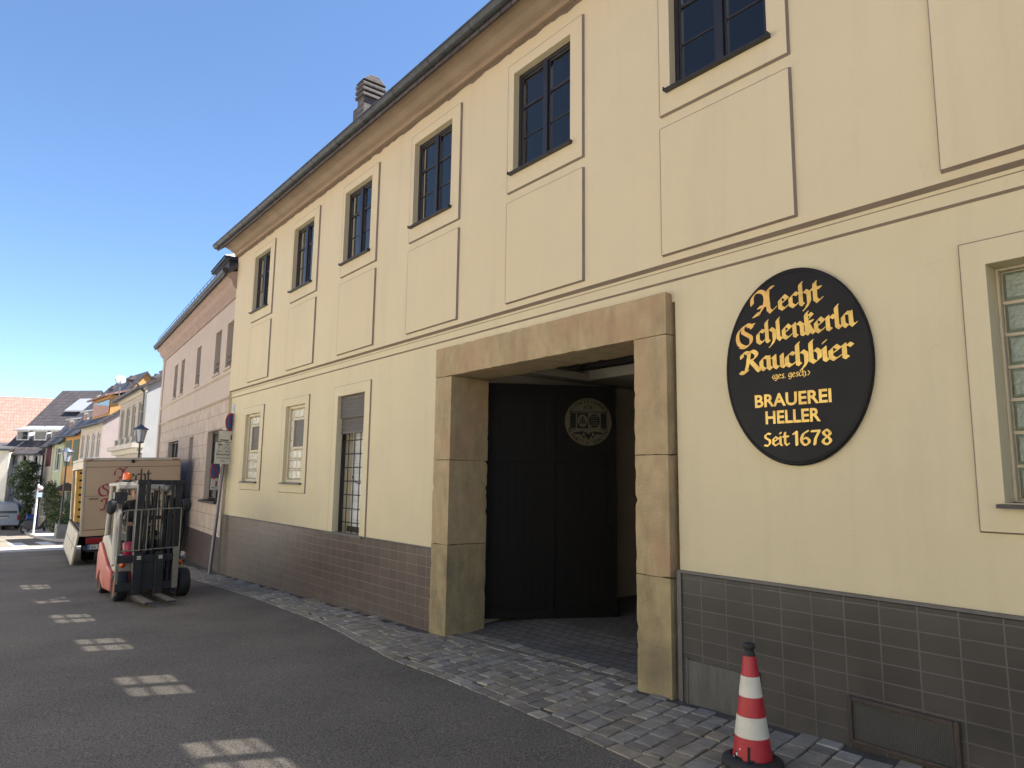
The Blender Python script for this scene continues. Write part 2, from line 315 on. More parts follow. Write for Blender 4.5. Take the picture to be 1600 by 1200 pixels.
low_holes = [(-15.19, -14.27, 1.515, 2.93, .25), (-12.85, -11.93, 1.52, 2.934, .25), (-10.56, -9.605, .765, 2.935, .3), (-7.56, -3.74, -1.2, 3.2, .1), (-1.388, -.40, 1.534, 2.97, .2)]
wl = MB()
wall_grid(wl, XL, XR, -1.2, ZM0 - .013, low_holes, 0, .25)
wl.quad((XL, 0, ZM0 - .013), (XR, 0, ZM0 - .013), (XR, -.02, ZM0 + .003), (XL, -.02, ZM0 + .003), 1)
wl.quad((XL, -.02, ZM0 + .003), (XR, -.02, ZM0 + .003), (XR, -.02, 3.486), (XL, -.02, 3.486))
wl.quad((XL, -.02, 3.486), (XR, -.02, 3.486), (XR, -.024, 3.493), (XL, -.024, 3.493), 1)
wl.quad((XL, -.024, 3.493), (XR, -.024, 3.493), (XR, -.024, ZM1 - .012), (XL, -.024, ZM1 - .012))
wl.quad((XL, -.024, ZM1 - .012), (XR, -.024, ZM1 - .012), (XR, YU, ZM1 + .012), (XL, YU, ZM1 + .012), 1)
CX = [-3.243 - 2.298 * k for k in range(6)]
up_holes = []
for c in CX + [-.945 + 0, 1.353, 3.65]:
    a, z0 = S(c - .487, 5.188, YU); b, z1 = S(c + .487, 6.445, YU); up_holes.append((a, b, z0, z1, .155))
wall_grid(wl, XL, XR, ZM1 + .012, 6.74, up_holes, YU, .155, 2, 2)
# left end wall, right end wall, back wall
for X in (XL, XR): wl.add([(X, YU, -1.2), (X, 12, -1.2), (X, 12, 7.0), (X, 5.7, 12.6), (X, -.06, 7.3)], [(0, 1, 2, 3, 4)])
wl.quad((XL, 12, -1.2), (XR, 12, -1.2), (XR, 12, 7.0), (XL, 12, 7.0))
wl.build('wall', [M['facade_low'], M['trim'], M['facade']], brew, fixn=False)
# raised plaster surrounds and panels: cream face, brown edges
def raised(mb, x0, x1, z0, z1, y, t, hole=None):
    yf = y - t; e = .006
    if hole:
        a, b, c, d = hole
        for q in ((x0, a, z0, z1), (b, x1, z0, z1), (a, b, z0, c), (a, b, d, z1)): mb.quad((q[0], yf, q[2]), (q[1], yf, q[2]), (q[1], yf, q[3]), (q[0], yf, q[3]), 0)
        mb.quad((a, yf, c), (a, y, c), (a, y, d), (a, yf, d), 0); mb.quad((b, yf, c), (b, y, c), (b, y, d), (b, yf, d), 0); mb.quad((a, yf, d), (b, yf, d), (b, y, d), (a, y, d), 0); mb.quad((a, yf, c), (b, yf, c), (b, y, c), (a, y, c), 0)
    else: mb.quad((x0, yf, z0), (x1, yf, z0), (x1, yf, z1), (x0, yf, z1), 0)
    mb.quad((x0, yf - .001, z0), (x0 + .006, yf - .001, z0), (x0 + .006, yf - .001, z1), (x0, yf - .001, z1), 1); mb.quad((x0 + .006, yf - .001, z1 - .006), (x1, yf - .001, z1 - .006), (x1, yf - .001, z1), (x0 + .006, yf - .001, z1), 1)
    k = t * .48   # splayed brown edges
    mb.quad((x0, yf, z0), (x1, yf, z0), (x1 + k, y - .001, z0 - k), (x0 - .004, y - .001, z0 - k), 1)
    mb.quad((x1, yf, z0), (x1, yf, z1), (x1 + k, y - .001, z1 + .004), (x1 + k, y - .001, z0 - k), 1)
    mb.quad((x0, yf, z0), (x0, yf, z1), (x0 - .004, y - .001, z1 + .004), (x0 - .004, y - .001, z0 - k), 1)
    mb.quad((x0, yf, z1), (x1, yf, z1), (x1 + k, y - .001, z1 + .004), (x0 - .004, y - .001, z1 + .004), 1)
def upper_window(c, hole):
    a, b, z0, z1 = hole[:4]
    x0, s0 = S(c - .635, 4.995, YU - .03); x1, s1 = S(c + .635, 6.608, YU - .03)
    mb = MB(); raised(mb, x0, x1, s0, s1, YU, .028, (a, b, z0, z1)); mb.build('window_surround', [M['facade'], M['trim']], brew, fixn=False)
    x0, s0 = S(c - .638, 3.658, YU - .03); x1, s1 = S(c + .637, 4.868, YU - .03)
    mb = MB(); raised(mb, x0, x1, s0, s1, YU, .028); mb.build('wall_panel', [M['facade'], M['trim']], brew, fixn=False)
    yg = YU + .05; f = MB(); t = .045; mid = (a + b) / 2
    f.box(a, a + t, yg, yg + .06, z0, z1); f.box(b - t, b, yg, yg + .06, z0, z1); f.box(a + t, b - t, yg + .001, yg + .06, z1 - t, z1); f.box(a + t, b - t, yg + .001, yg + .06, z0, z0 + t)
    f.box(mid - .038, mid + .038, yg - .012, yg + .05, z0 + t, z1 - t)
    for (p, q) in ((a + t, mid - .038), (mid + .038, b - t)):
        f.box(p, p + .028, yg + .012, yg + .05, z0 + t, z1 - t); f.box(q - .028, q, yg + .012, yg + .05, z0 + t, z1 - t)
        f.box(p + .028, q - .028, yg + .013, yg + .05, z1 - t - .028, z1 - t); f.box(p + .028, q - .028, yg + .013, yg + .05, z0 + t, z0 + t + .028)
        zz0, zz1 = z0 + t, z1 - t; h = (zz1 - zz0)
        f.box(p + .028, q - .028, yg + .012, yg + .045, zz0 + h * .655, zz0 + h * .655 + .034); f.box(p + .028, q - .028, yg + .018, yg + .04, zz0 + h * .335, zz0 + h * .335 + .017)
    wn = f.build('window', M['frame_dark'], brew, .004, 1)
    g = MB(); g.quad((a + .05, yg + .03, z0 + .05), (b - .05, yg + .03, z0 + .05), (b - .05, yg + .03, z1 - .05), (a + .05, yg + .03, z1 - .05)); g.build('pane', M['pane'], wn)
    s = MB(); s.prism([(YU - .085, z0 - .022), (YU - .085, z0 - .004), (yg + .02, z0 + .012), (yg + .02, z0 - .022)], a - .03, b + .03, 'x'); s.box(a - .035, a - .03, YU - .088, YU - .03, z0 - .024, z0 + .014); s.box(b + .03, b + .035, YU - .088, YU - .03, z0 - .024, z0 + .014); s.build('sill', M['frame_dark'], wn)
for c, h in zip(CX, up_holes): upper_window(c, h)
for c, h in zip((-.945 , 1.353, 3.65), up_holes[6:]):
    upper = MB(); a, b, z0, z1 = h[:4]; upper.box(a, b, YU + .1, YU + .15, z0, z1); upper.build('shutter_board', M['frame_dark'], brew)
a0, z0 = S(-1.60, 3.655, YU - .03)
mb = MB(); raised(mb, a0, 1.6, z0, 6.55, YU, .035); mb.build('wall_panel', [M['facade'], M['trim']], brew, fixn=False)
# ground floor surrounds
def low_surround(x0, x1, z0, z1, hole):
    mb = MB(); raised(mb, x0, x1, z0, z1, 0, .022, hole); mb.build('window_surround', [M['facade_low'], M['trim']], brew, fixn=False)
low_surround(-15.30, -14.09, 1.35, 3.08, low_holes[0][:4]); low_surround(-13.03, -11.77, 1.343, 3.08, low_holes[1][:4]); low_surround(-10.73, -9.43, .768, 3.10, low_holes[2][:4]); low_surround(-1.527, -.26, 1.367, 3.126, low_holes[4][:4])
def block_window(h, yg, cols, rows, bm, frame=.05, vent=None):
    a, b, z0, z1 = h[:4]; f = MB()
    f.box(a, a + frame, yg, yg + .07, z0, z1); f.box(b - frame, b, yg, yg + .07, z0, z1); f.box(a + frame, b - frame, yg + .001, yg + .07, z0, z0 + frame); f.box(a + frame, b - frame, yg + .001, yg + .07, z1 - frame, z1)
    f.box(a + frame, b - frame, yg + .045, yg + .075, z0 + frame, z1 - frame)       # mortar bed behind the blocks
    A, B, C, D = a + frame, b - frame, z0 + frame, z1 - frame; cw = (B - A) / cols; rh = (D - C) / rows; j = .011; bl = MB()
    for i in range(cols):
        for k in range(rows):
            if vent and vent[0] <= i <= vent[1] and vent[2] <= k <= vent[3]: continue
            x0, x1, y0, y1 = A + i * cw + j, A + (i + 1) * cw - j, C + k * rh + j, C + (k + 1) * rh - j; d = .02
            yo = yg + .04; yi = yg + .022
            bl.add([(x0, yo, y0), (x1, yo, y0), (x1, yo, y1), (x0, yo, y1), (x0 + d, yi, y0 + d), (x1 - d, yi, y0 + d), (x1 - d, yi, y1 - d), (x0 + d, yi, y1 - d)], [(4, 5, 6, 7), (0, 1, 5, 4), (1, 2, 6, 5), (2, 3, 7, 6), (3, 0, 4, 7)])
    for i in range(1, cols): f.box(A + i * cw - j, A + i * cw + j, yg + .028, yg + .05, C, D)
    for k in range(1, rows): f.box(A, B, yg + .03, yg + .051, C + k * rh - j, C + k * rh + j)
    wn = f.build('window', M['cream_frame'], brew, .004, 1); bl.build('glass_blocks', bm, wn, fixn=False)
    if vent:
        v = MB(); x0, x1, y0, y1 = A + vent[0] * cw + .01, A + (vent[1] + 1) * cw - .01, C + vent[2] * rh, C + (vent[3] + 1) * rh
        v.box(x0, x0 + .035, yg - .01, yg + .05, y0, y1); v.box(x1 - .035, x1, yg - .01, yg + .05, y0, y1); v.box(x0 + .035, x1 - .035, yg - .009, yg + .05, y0, y0 + .035); v.box(x0 + .035, x1 - .035, yg - .009, yg + .05, y1 - .035, y1)
        ve = v.build('vent_casement', M['cream_frame'], wn); q = MB(); k = 0
        zz = y0 + .035
        while zz < y1 - .05: q.box(x0 + .035, x1 - .035, yg + .012 + .006 * (k % 2), yg + .03, zz, zz + .022); zz += .0225; k += 1
        q.build('vent_grille', M['shutter'], wn)
    s = MB(); s.prism([(-.075, z0 - .03), (-.075, z0 - .008), (yg + .02, z0 + .006), (yg + .02, z0 - .03)], a - .03, b + .03, 'x'); s.build('sill', M['sill'], wn)
block_window(low_holes[0], .045, 4, 7, M['block_pale'], .05, (1, 3, 3, 5)); block_window(low_holes[1], .045, 4, 7, M['block_pale'], .05, (1, 3, 3, 5)); block_window(low_holes[4], .14, 5, 7, M['block'], .016)
# doorway-like window with roller shutter, iron bars and tiled room behind
a, b, z0, z1 = low_holes[2][:4]
d = MB(); zz = z1
while zz > 2.33: q = .045 + (.03 if zz < 2.62 else 0); d.prism([(q, zz), (q - .014, zz - .03), (q, zz - .06), (q + .03, zz - .06), (q + .03, zz)], a, b, 'x'); zz -= .0605
d.box(a, b, .055, .11, zz - .005, zz + .02); d.build('roller_shutter', M['shutter'], brew)
d = MB(); d.box(a, a + .03, .08, .14, z0, 2.34)
for i in range(1, 4): xx = a + (b - a) * i / 4.6; d.tube([(xx, .11, z0), (xx, .11, 2.36)], .009, 6)
for k in range(7): zz = z0 + .16 + k * .215; d.tube([(a, .115, zz), (b - .10, .115, zz)], .009, 6)
d.tube([(a + .30, .145, 1.65), (a + .36, .14, 1.58), (a + .55, .14, 1.53), (b - .2, .14, 1.56)], .008, 6); d.build('iron_bars', M['black_iron'], brew)
d = MB(); d.box(b - .115, b - .03, .13, .20, z0, 1.68); d.build('timber_post', M['yellow_wood'], brew)
d = MB(); d.box(b - .13, b - .02, .13, .21, 1.69, 2.4); d.build('dark_post', M['black_iron'], brew)
d = MB(); d.quad((a - .6, .26, .3), (b - .1, .30, .3), (b - .1, .30, 3), (a - .6, .26, 3), 0); d.quad((a - 2.5, .3, .76), (b + .3, .3, .76), (b + .3, 1.1, .76), (a - 2.5, 1.1, .76), 1); d.quad((b + .3, .3, .3), (b + .3, 1.2, .3), (b + .3, 1.2, 3), (b + .3, .3, 3), 1); d.quad((a - 2.5, .3, 3), (b + .3, .3, 3), (b + .3, 1.2, 3), (a - 2.5, 1.2, 3), 1); d.box(a - .6, b - .1, .235, .255, .76, .85, 1)
d.build('tiled_room', [M['white_tile'], M['hall']], brew, fixn=False)
d = MB(); d.box(a - .13, b + .13, -.055, .11, .735, .766); d.build('doorsill', M['cap'], brew, .004)
# plinth
p = MB(); p.box(XL - .05, -7.50, -.035, .02, -1.1, .752); p.build('plinth', M['tileL'], brew, .006, 1)
p = MB(); p.box(-3.74, XR, -.035, .02, -1.0, .885); p.build('plinth', M['tileR'], brew, .006, 1)
p = MB(); p.box(-3.74, XR, -.045, .0, .886, .905); p.box(XL - .05, -7.5, -.041, 0, .753, .765); p.box(-3.742, -3.70, -.047, 0, -.3, .8855); p.build('plinth_cap', M['cap'], brew)
p = MB(); p.box(-3.655, -3.015, -.05, -.03, -.14, .215); p.box(-3.66, -3.64, -.056, -.03, -.14, .225); p.box(-3.02, -3.005, -.056, -.03, -.1, .25); p.build('metal_patch', M['metal_plate'], brew, .003)
p = MB(); x0, x1, z0, z1 = -2.36, -1.70, -.04, .25
p.box(x0, x0 + .03, -.062, -.03, z0, z1); p.box(x1 - .03, x1, -.062, -.03, z0, z1); p.box(x0 + .03, x1 - .03, -.061, -.03, z1 - .03, z1); p.box(x0 + .03, x1 - .03, -.061, -.03, z0, z0 + .025)
v = p.build('vent_frame', M['rust'], brew, .005); p = MB(); p.quad((x0 + .02, -.045, z0 + .02), (x1 - .02, -.045, z0 + .02), (x1 - .02, -.045, z1 - .02), (x0 + .02, -.045, z1 - .02)); p.build('vent_mesh', M['mesh'], v)
# cornice, gutter, roof, chimney
c = MB(); prof = [(YU + .02, 6.735), (-.13, 6.735), (-.145, 6.775), (-.145, 6.80), (-.20, 6.82), (-.27, 6.87), (-.36, 6.905), (-.41, 6.91), (-.41, 6.965), (YU + .02, 7.0)]
c.prism(prof, XL - .06, XR, 'x'); c.build('cornice', M['cornice'], brew)
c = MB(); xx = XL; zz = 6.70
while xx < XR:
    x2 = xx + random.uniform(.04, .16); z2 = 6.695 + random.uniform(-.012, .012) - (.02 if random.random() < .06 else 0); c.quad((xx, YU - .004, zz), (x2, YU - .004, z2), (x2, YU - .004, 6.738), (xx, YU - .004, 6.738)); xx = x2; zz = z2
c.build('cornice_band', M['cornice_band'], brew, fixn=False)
c = MB(); gc = (-.525, 6.945); r = .082; N = 10; pts = [(gc[0] + r * math.cos(math.pi + math.pi * i / N), gc[1] + r * math.sin(math.pi + math.pi * i / N)) for i in range(N + 1)]
ins = [(gc[0] + (r - .006) * math.cos(math.pi + math.pi * i / N), gc[1] + (r - .006) * math.sin(math.pi + math.pi * i / N)) for i in range(N, -1, -1)]
c.prism(pts + ins, XL - .22, XR, 'x', 0); xx = XL
c.tube([(XL - .22, gc[0] - r, gc[1]), (XR, gc[0] - r, gc[1])], .011, 8)
while xx < XR:
    q = [(gc[0] + (r + .005) * math.cos(math.pi + math.pi * i / N), gc[1] + (r + .005) * math.sin(math.pi + math.pi * i / N)) for i in range(N + 1)]
    c.prism(q, xx, xx + .022, 'x', 1); xx += .92
c.prism(pts, XL - .222, XL - .217, 'x', 0)
c.build('gutter', [M['zinc'], M['zinc_dark']], brew)
def rz(y): return 7.02 + .9 * (y + .45)
rf = MB()
def slab(y0, y1, x0, x1, mi=0, t=.16): rf.prism([(y0, rz(y0)), (y1, rz(y1)), (y1, rz(y1) - t), (y0, rz(y0) - t)], x0, x1, 'x', mi)
slab(-.5, .5, XL - .2, XR); slab(2.9, 5.7, XL - .2, XR); rf.prism([(5.7, rz(5.7)), (12.4, 7.), (12.4, 6.85), (5.7, rz(5.7) - .16)], XL - .2, XR, 'x')
slab(.5, 2.9, XL - .2, CX[5] - .6); slab(.5, 2.9, -1.9, XR)
rfo = rf.build('roof', M['roof'], brew)
for cc in CX:
    s0 = cc - .55 + .25; k = MB(); k.quad((cc - .62, .48, rz(.48) - .03), (cc + 1.5, .48, rz(.48) - .03), (cc + 1.5, 2.92, rz(2.92) - .03), (cc - .6, 2.92, rz(2.92) - .03)); k.build('rooflight', M['added_skylight'], rfo)  # added unseen openings: sun passes here and the upper windows onto the road
    if cc != CX[0]: k = MB(); k.prism([(.5, rz(.5)), (2.9, rz(2.9)), (2.9, rz(2.9) - .16), (.5, rz(.5) - .16)], cc + 1.46, cc + 2.298 - .58, 'x'); k.build('roof_strip', M['roof'], rfo)
# added lining behind the upper windows (floor, back wall) so the panes read dark
h = MB(); h.box(XL + .02, XR - .02, .02, 11.9, 4.05, 4.2); h.box(XL + .02, XR - .02, 3.5, 3.6, 4.2, 10.2); h.prism([(.1, 4.2), (3.5, 4.2), (3.5, 9.9), (.1, 7.0)], XL + .02, XL + .06, 'x'); h.build('hall_lining', M['hall'], brew)
ch = MB(); cx0, cx1, cy0, cy1 = -14.72, -14.40, 2.0, 2.52
ch.box(cx0, cx1, cy0, cy1, 8.5, 10.72); ch.box(cx0 - .34, cx0, cy0 + .05, cy1 - .05, 8.5, 10.62)
for k in range(3): z = 10.725 + k * .135; ch.box(cx0 - .05, cx1 + .05, cy0 - .05, cy1 + .05, z, z + .08); ch.box(cx0 + .01, cx1 - .01, cy0 + .01, cy1 - .01, z + .081, z + .134)
ch.prism([(cy0 - .05, 11.13), (cy1 + .05, 11.13), (cy1 - .15, 11.3), (cy0 + .15, 11.3)], cx0 - .05, cx1 + .05, 'x'); ch.build('chimney', M['chim'], rfo, .012)

# portal of sandstone blocks
from mathutils import noise as mn
def stone_stack(name, blocks, mats, par):
    bm = bmesh.new()
    for (x0, x1, y0, y1, z0, z1, mi) in blocks:
        g_ = bmesh.new(); bmesh.ops.create_cube(g_, size=1)
        for v in g_.verts: v.co = Vector(((x0 + x1) / 2 + v.co.x * (x1 - x0), (y0 + y1) / 2 + v.co.y * (y1 - y0), (z0 + z1) / 2 + v.co.z * (z1 - z0 - .003)))
        for ax in range(3):
            d = (x1 - x0, y1 - y0, z1 - z0)[ax]; k = max(2, min(60, int(d / .05)))
            es = [e for e in g_.edges if abs((e.verts[0].co - e.verts[1].co).normalized()[ax]) > .9]
            bmesh.ops.subdivide_edges(g_, edges=es, cuts=k, use_grid_fill=True)
        c = Vector(((x0 + x1) / 2, (y0 + y1) / 2, (z0 + z1) / 2)); h = Vector(((x1 - x0) / 2, (y1 - y0) / 2, (z1 - z0 - .003) / 2)); off = Vector((random.random() * 9, 0, random.random() * 9))
        for v in g_.verts:
            r = v.co - c; on = [abs(abs(r[a]) - h[a]) < 1e-4 for a in range(3)]; p = v.co * 5 + off
            n_ = Vector([(1 if r[a] > 0 else -1) if on[a] else 0 for a in range(3)])
            d_ = mn.noise(p * 2.2) * .0025 + mn.noise(p * .6) * .002
            if sum(on) > 1: d_ -= .0012 + max(0, mn.noise(p * 2.6 + Vector((7, 3, 1))) - .12) * .022
            v.co += n_ * d_
        for f in g_.faces: f.material_index = mi; f.smooth = True
        me = bpy.data.meshes.new('block'); g_.to_mesh(me); g_.free(); bm.from_mesh(me); bpy.data.meshes.remove(me)
    me = bpy.data.meshes.new(name); bm.to_mesh(me); bm.free()
    for q in mats: me.materials.append(q)
    me.set_sharp_from_angle(angle=R(35))
    o = bpy.data.objects.new(name, me); col.objects.link(o); o.parent = par; return o
portal = bpy.data.objects.new('portal', None); col.objects.link(portal); portal.parent = brew
JB = [(-.6, .835), (.835, 1.86), (1.86, 2.905)]
stone_stack('jamb', [(-7.50, -7.135, -.08, .5, a, b, 1 if i == 0 else 0) for i, (a, b) in enumerate(JB)], [M['sand'], M['sand_base']], portal)
stone_stack('jamb', [(-4.15, -3.78, -.08, .5, a, b, 1 if i == 0 else 0) for i, (a, b) in enumerate(JB)], [M['sand'], M['sand_base']], portal)
stone_stack('lintel', [(-7.50, -3.775, -.085, .5, 2.905, 3.283, 0)], [M['sand']], portal)
# passage behind the portal
ps = MB()
ps.quad((-4.05, .45, .84), (-4.05, 9, .84), (-4.05, 9, 4.0), (-4.05, .45, 4.0), 0); ps.quad((-4.055, .45, -.6), (-4.055, 9, -.6), (-4.055, 9, .84), (-4.055, .45, .84), 1)
ps.quad((-7.3, .5, -.6), (-7.3, 9, -.6), (-7.3, 9, 4), (-7.3, .5, 4), 0); ps.quad((-7.4, 8, -.6), (-4, 8, -.6), (-4, 8, 4), (-7.4, 8, 4), 2)
ps.box(-7.4, -4.0, .5, .60, 3.06, 3.3, 0); ps.box(-7.4, -4.0, 2.2, 8, 3.06, 3.2, 0); ps.quad((-7.4, .5, 3.9), (-4, .5, 3.9), (-4, 8, 3.9), (-7.4, 8, 3.9), 2); ps.box(-7.4, -7.0, .60, 2.2, 3.05, 3.15, 0)
for q in range(5): ps.box(-7.0, -4.0, .8 + q * .3, .9 + q * .3, 3.2, 3.35, 2)
ps.build('passage', [M['passage_wall'], M['passage_tile'], M['hall']], brew, fixn=False)
fl = MB(); fl.quad((-7.5, .2, gz(-7.5) + .001), (-3.8, .2, gz(-3.8) + .001), (-3.8, 1.2, -.08), (-7.5, 1.2, -.12)); fl.quad((-7.5, 1.2, -.12), (-3.8, 1.2, -.08), (-3.8, 9, -.02), (-7.5, 9, -.02)); fl.build('passage_floor', M['passage_floor'], brew, fixn=False)
st = MB(); st.add([(-7.15, .02, gz(-7.15) + .016), (-4.14, .02, gz(-4.14) + .016), (-4.14, .07, gz(-4.14) + .016), (-7.15, .07, gz(-7.15) + .016)], [(0, 1, 2, 3)]); st.build('threshold_strip', mat('pale_threshold', (.17, .155, .12), .9, .2, 8), brew)

# ------------------------------------------------------------------ lettering
def cr(pts, n=6):
    out = []; P = [pts[0]] + list(pts) + [pts[-1]]
    for i in range(1, len(P) - 2):
        for j in range(n):
            t = j / n; a, b, c, d = (Vector(P[i + k]) for k in (-1, 0, 1, 2))
            out.append(tuple(.5 * ((2 * b) + (c - a) * t + (2 * a - 5 * b + 4 * c - d) * t * t + (-a + 3 * b - 3 * c + d) * t ** 3)))
    return out + [tuple(pts[-1])]
# broken-letter skeletons for a broad nib: x-height 1; 'c' prefix = curved stroke
G = {
 'e': (.66, [[(.10, .74), (.10, .20), (.30, .02), (.56, .20)], [(.10, .74), (.34, .98), (.56, .74), (.16, .46)]]),
 'c': (.60, [[(.54, .86), (.34, .98), (.10, .74), (.10, .20), (.30, .02), (.54, .20)]]),
 'h': (.74, [[(.18, 1.62), (.12, 1.5), (.12, .12), (.24, .02)], [(.12, .72), (.40, .98), (.60, .76), (.60, .12), (.44, -.20), (.30, -.36)]]),
 't': (.62, [[(.26, 1.42), (.22, 1.30), (.22, .22), (.38, .02), (.58, .18)], [(.02, .98), (.54, .98)]]),
 'l': (.38, [[(.20, 1.62), (.13, 1.5), (.13, .2), (.28, .02), (.40, .12)]]),
 'n': (.76, [[(.02, .86), (.14, .98), (.14, .12), (.26, .02)], [(.14, .76), (.42, .98), (.60, .78), (.60, .14), (.74, .04)]]),
 'k': (.60, [[(.22, 1.62), (.14, 1.46), (.14, .12), (.26, .02)], [(.16, 1.22), (.38, 1.46), (.50, 1.3), (.2, 1.02)], [(.0, .84), (.50, .90)], [(.16, .84), (.42, .2), (.56, .04)]]),
 'r': (.54, [[(.02, .86), (.14, .98), (.14, .12), (.28, .02)], [(.14, .72), (.38, .98), (.54, .82)]]),
 'a': (.76, [[(.52, .92), (.30, .98), (.10, .74), (.10, .22), (.28, .02), (.52, .24)], [(.54, .98), (.54, .18), (.66, .02), (.78, .12)]]),
 'R': (1.12, [['c', (.02, 1.2), (.04, 1.46), (.26, 1.58), (.46, 1.44), (.44, 1.1), (.36, .6), (.22, .1), (.0, -.04)], ['c', (.40, 1.50), (.70, 1.60), (.94, 1.34), (.80, 1.0), (.46, .86)], ['c', (.56, .86), (.82, .42), (1.06, .02), (1.16, .08)], [(-.10, .06), (.16, -.04), (.34, .1)]]),
 'u': (.76, [[(.02, .86), (.14, .98), (.14, .20), (.30, .02), (.56, .26)], [(.58, .98), (.58, .14), (.72, .04)]]),
 'b': (.72, [[(.20, 1.62), (.13, 1.5), (.13, .2), (.32, .02), (.58, .26), (.58, .74), (.40, .96), (.15, .72)]]),
 'i': (.36, [[(.02, .86), (.14, .98), (.14, .14), (.28, .02)], [(.12, 1.34), (.20, 1.44)]]),
 'g': (.70, [[(.50, .92), (.30, .98), (.10, .74), (.10, .24), (.30, .06), (.52, .26)], [(.54, .98), (.54, -.12), (.32, -.38), (.10, -.28)]]),
 's': (.56, [[(.48, .90), (.28, .98), (.10, .78), (.46, .30), (.30, .02), (.06, .14)]]),
 '.': (.26, [[(.08, .03), (.14, .09)]]),
 '<': (.46, [[(.38, 1.0), (.08, .5), (.38, .0)]]), '>': (.46, [[(.06, 1.0), (.36, .5), (.06, .0)]]),
 'A': (1.72, [['c', (.02, .86), (.06, 1.36), (.40, 1.74), (.78, 1.62), (.92, 1.2), (.80, .62), (.46, .08), (.10, -.06)], [(.10, -.06), (.30, .10), (.46, .0)], ['c', (1.02, 1.44), (1.16, 1.78), (1.42, 1.84)], [(1.10, 1.70), (1.04, 1.2), (1.08, .22), (1.24, .0), (1.52, .26)], [(.44, .52), (1.10, .62)]]),
 'S': (1.36, [['c', (1.10, 1.36), (.86, 1.64), (.52, 1.52), (.44, 1.16), (.70, .90), (.98, .60), (.92, .16), (.56, -.06), (.22, .04)], ['c', (.60, 1.58), (.22, 1.34), (.04, .86), (.12, .28), (.50, -.06)], [(.84, 1.52), (1.22, 1.56)]]),
 'ẞ': (.84, [[(.66, 1.34), (.40, 1.40), (.16, 1.2), (.16, .92), (.60, .62), (.60, .26), (.38, .0), (.08, .08)]]),
 '1': (.62, [[(.10, 1.16), (.34, 1.40), (.34, .0)]]),
 '6': (.86, [['c', (.62, 1.40), (.26, 1.1), (.10, .55), (.22, .1), (.46, .0), (.68, .2), (.68, .5), (.46, .7), (.2, .56)]]),
 '7': (.80, [[(.06, 1.36), (.66, 1.38), (.34, .6), (.26, .0)]]),
 '8': (.86, [['c', (.62, 1.2), (.42, 1.42), (.18, 1.26), (.22, .98), (.52, .66), (.66, .32), (.44, .0), (.14, .14), (.14, .44), (.44, .74), (.64, 1.0), (.62, 1.2)]]),
 ' ': (.45, []),
}
def hull(ps):
    ps = sorted(set((round(a, 5), round(b, 5)) for a, b in ps)); lo = []; hi = []
    for seq, st_ in ((ps, lo), (ps[::-1], hi)):
        for p in seq:
            while len(st_) > 1 and (st_[-1][0] - st_[-2][0]) * (p[1] - st_[-2][1]) - (st_[-1][1] - st_[-2][1]) * (p[0] - st_[-2][0]) <= 0: st_.pop()
            st_.append(p)
    return lo[:-1] + hi[:-1]
def pen(text, nib=.2, ang=42, thin=.05, tiltx=0.):
    """list of 2-D convex pieces of a line of broad-nib lettering, and its width"""
    c, s = math.cos(R(ang)), math.sin(R(ang)); nr = [(c * a - s * b, s * a + c * b) for a in (-nib / 2, nib / 2) for b in (-thin / 2, thin / 2)]
    out = []; x = 0
    for ch in text:
        wd, strokes = G[ch]
        for st_ in strokes:
            pts = cr(st_[1:]) if st_[0] == 'c' else st_
            for p, q in zip(pts, pts[1:]): out.append((ch, hull([(x + a[0] + n_[0] + tiltx * a[1], a[1] + n_[1]) for a in (p, q) for n_ in nr])))
        x += wd
    return out, x
def font_faces(text, bold=0., shear=0.):
    cu = bpy.data.curves.new('lettering', 'FONT'); cu.body = text; cu.offset = bold; cu.resolution_u = 3; cu.shear = shear
    ob = bpy.data.objects.new('lettering', cu); col.objects.link(ob); dg = bpy.context.evaluated_depsgraph_get(); dg.update()
    me = bpy.data.meshes.new_from_object(ob.evaluated_get(dg)); vs = [(v.co.x, v.co.y) for v in me.vertices]; fs = [tuple(p.vertices) for p in me.polygons]
    bpy.data.objects.remove(ob); bpy.data.curves.remove(cu); bpy.data.meshes.remove(me)
    return vs, fs
class Plane:
    """a flat place for lettering: origin, right, up; pieces land d metres in front"""
    def __init__(s, o, r, u): s.o, s.r, s.u = Vector(o), Vector(r).normalized(), Vector(u).normalized(); s.n = s.r.cross(s.u)
    def __call__(s, x, y, d=0): return s.o + s.r * x + s.u * y + s.n * d
def put_pen(mb, pl, text, x0, y0, x1, xh, rot=0., nib=.2, d=.002, mi=None, **k):
    ps_, wd = pen(text, nib, **k); sx = (x1 - x0) / wd; c, s = math.cos(rot), math.sin(rot)
    for i, (ch, poly) in enumerate(ps_):
        z = d + (i % 9) * .00018; q = [(a * sx, b * xh) for a, b in poly]
        mb.add([pl(x0 + a * c - b * s, y0 + a * s + b * c, z) for a, b in q], [tuple(range(len(q)))], mi(ch) if mi else 0)
def put_font(mb, pl, text, x0, y0, x1, h, bold=0., d=.002, mi=0, rot=0., center=False):
    vs, fs = font_faces(text, bold); 
    if not vs: return
    mnx, mxx = min(v[0] for v in vs), max(v[0] for v in vs); k = h / .69
    sx = (x1 - x0) / (mxx - mnx) if x1 is not None else k; c, s = math.cos(rot), math.sin(rot); ox = -(mxx - mnx) * sx / 2 if center else 0
    P = [((v[0] - mnx) * sx + ox, v[1] * k) for v in vs]
    mb.add([pl(x0 + a * c - b * s, y0 + a * s + b * c, d) for a, b in P], fs, mi)
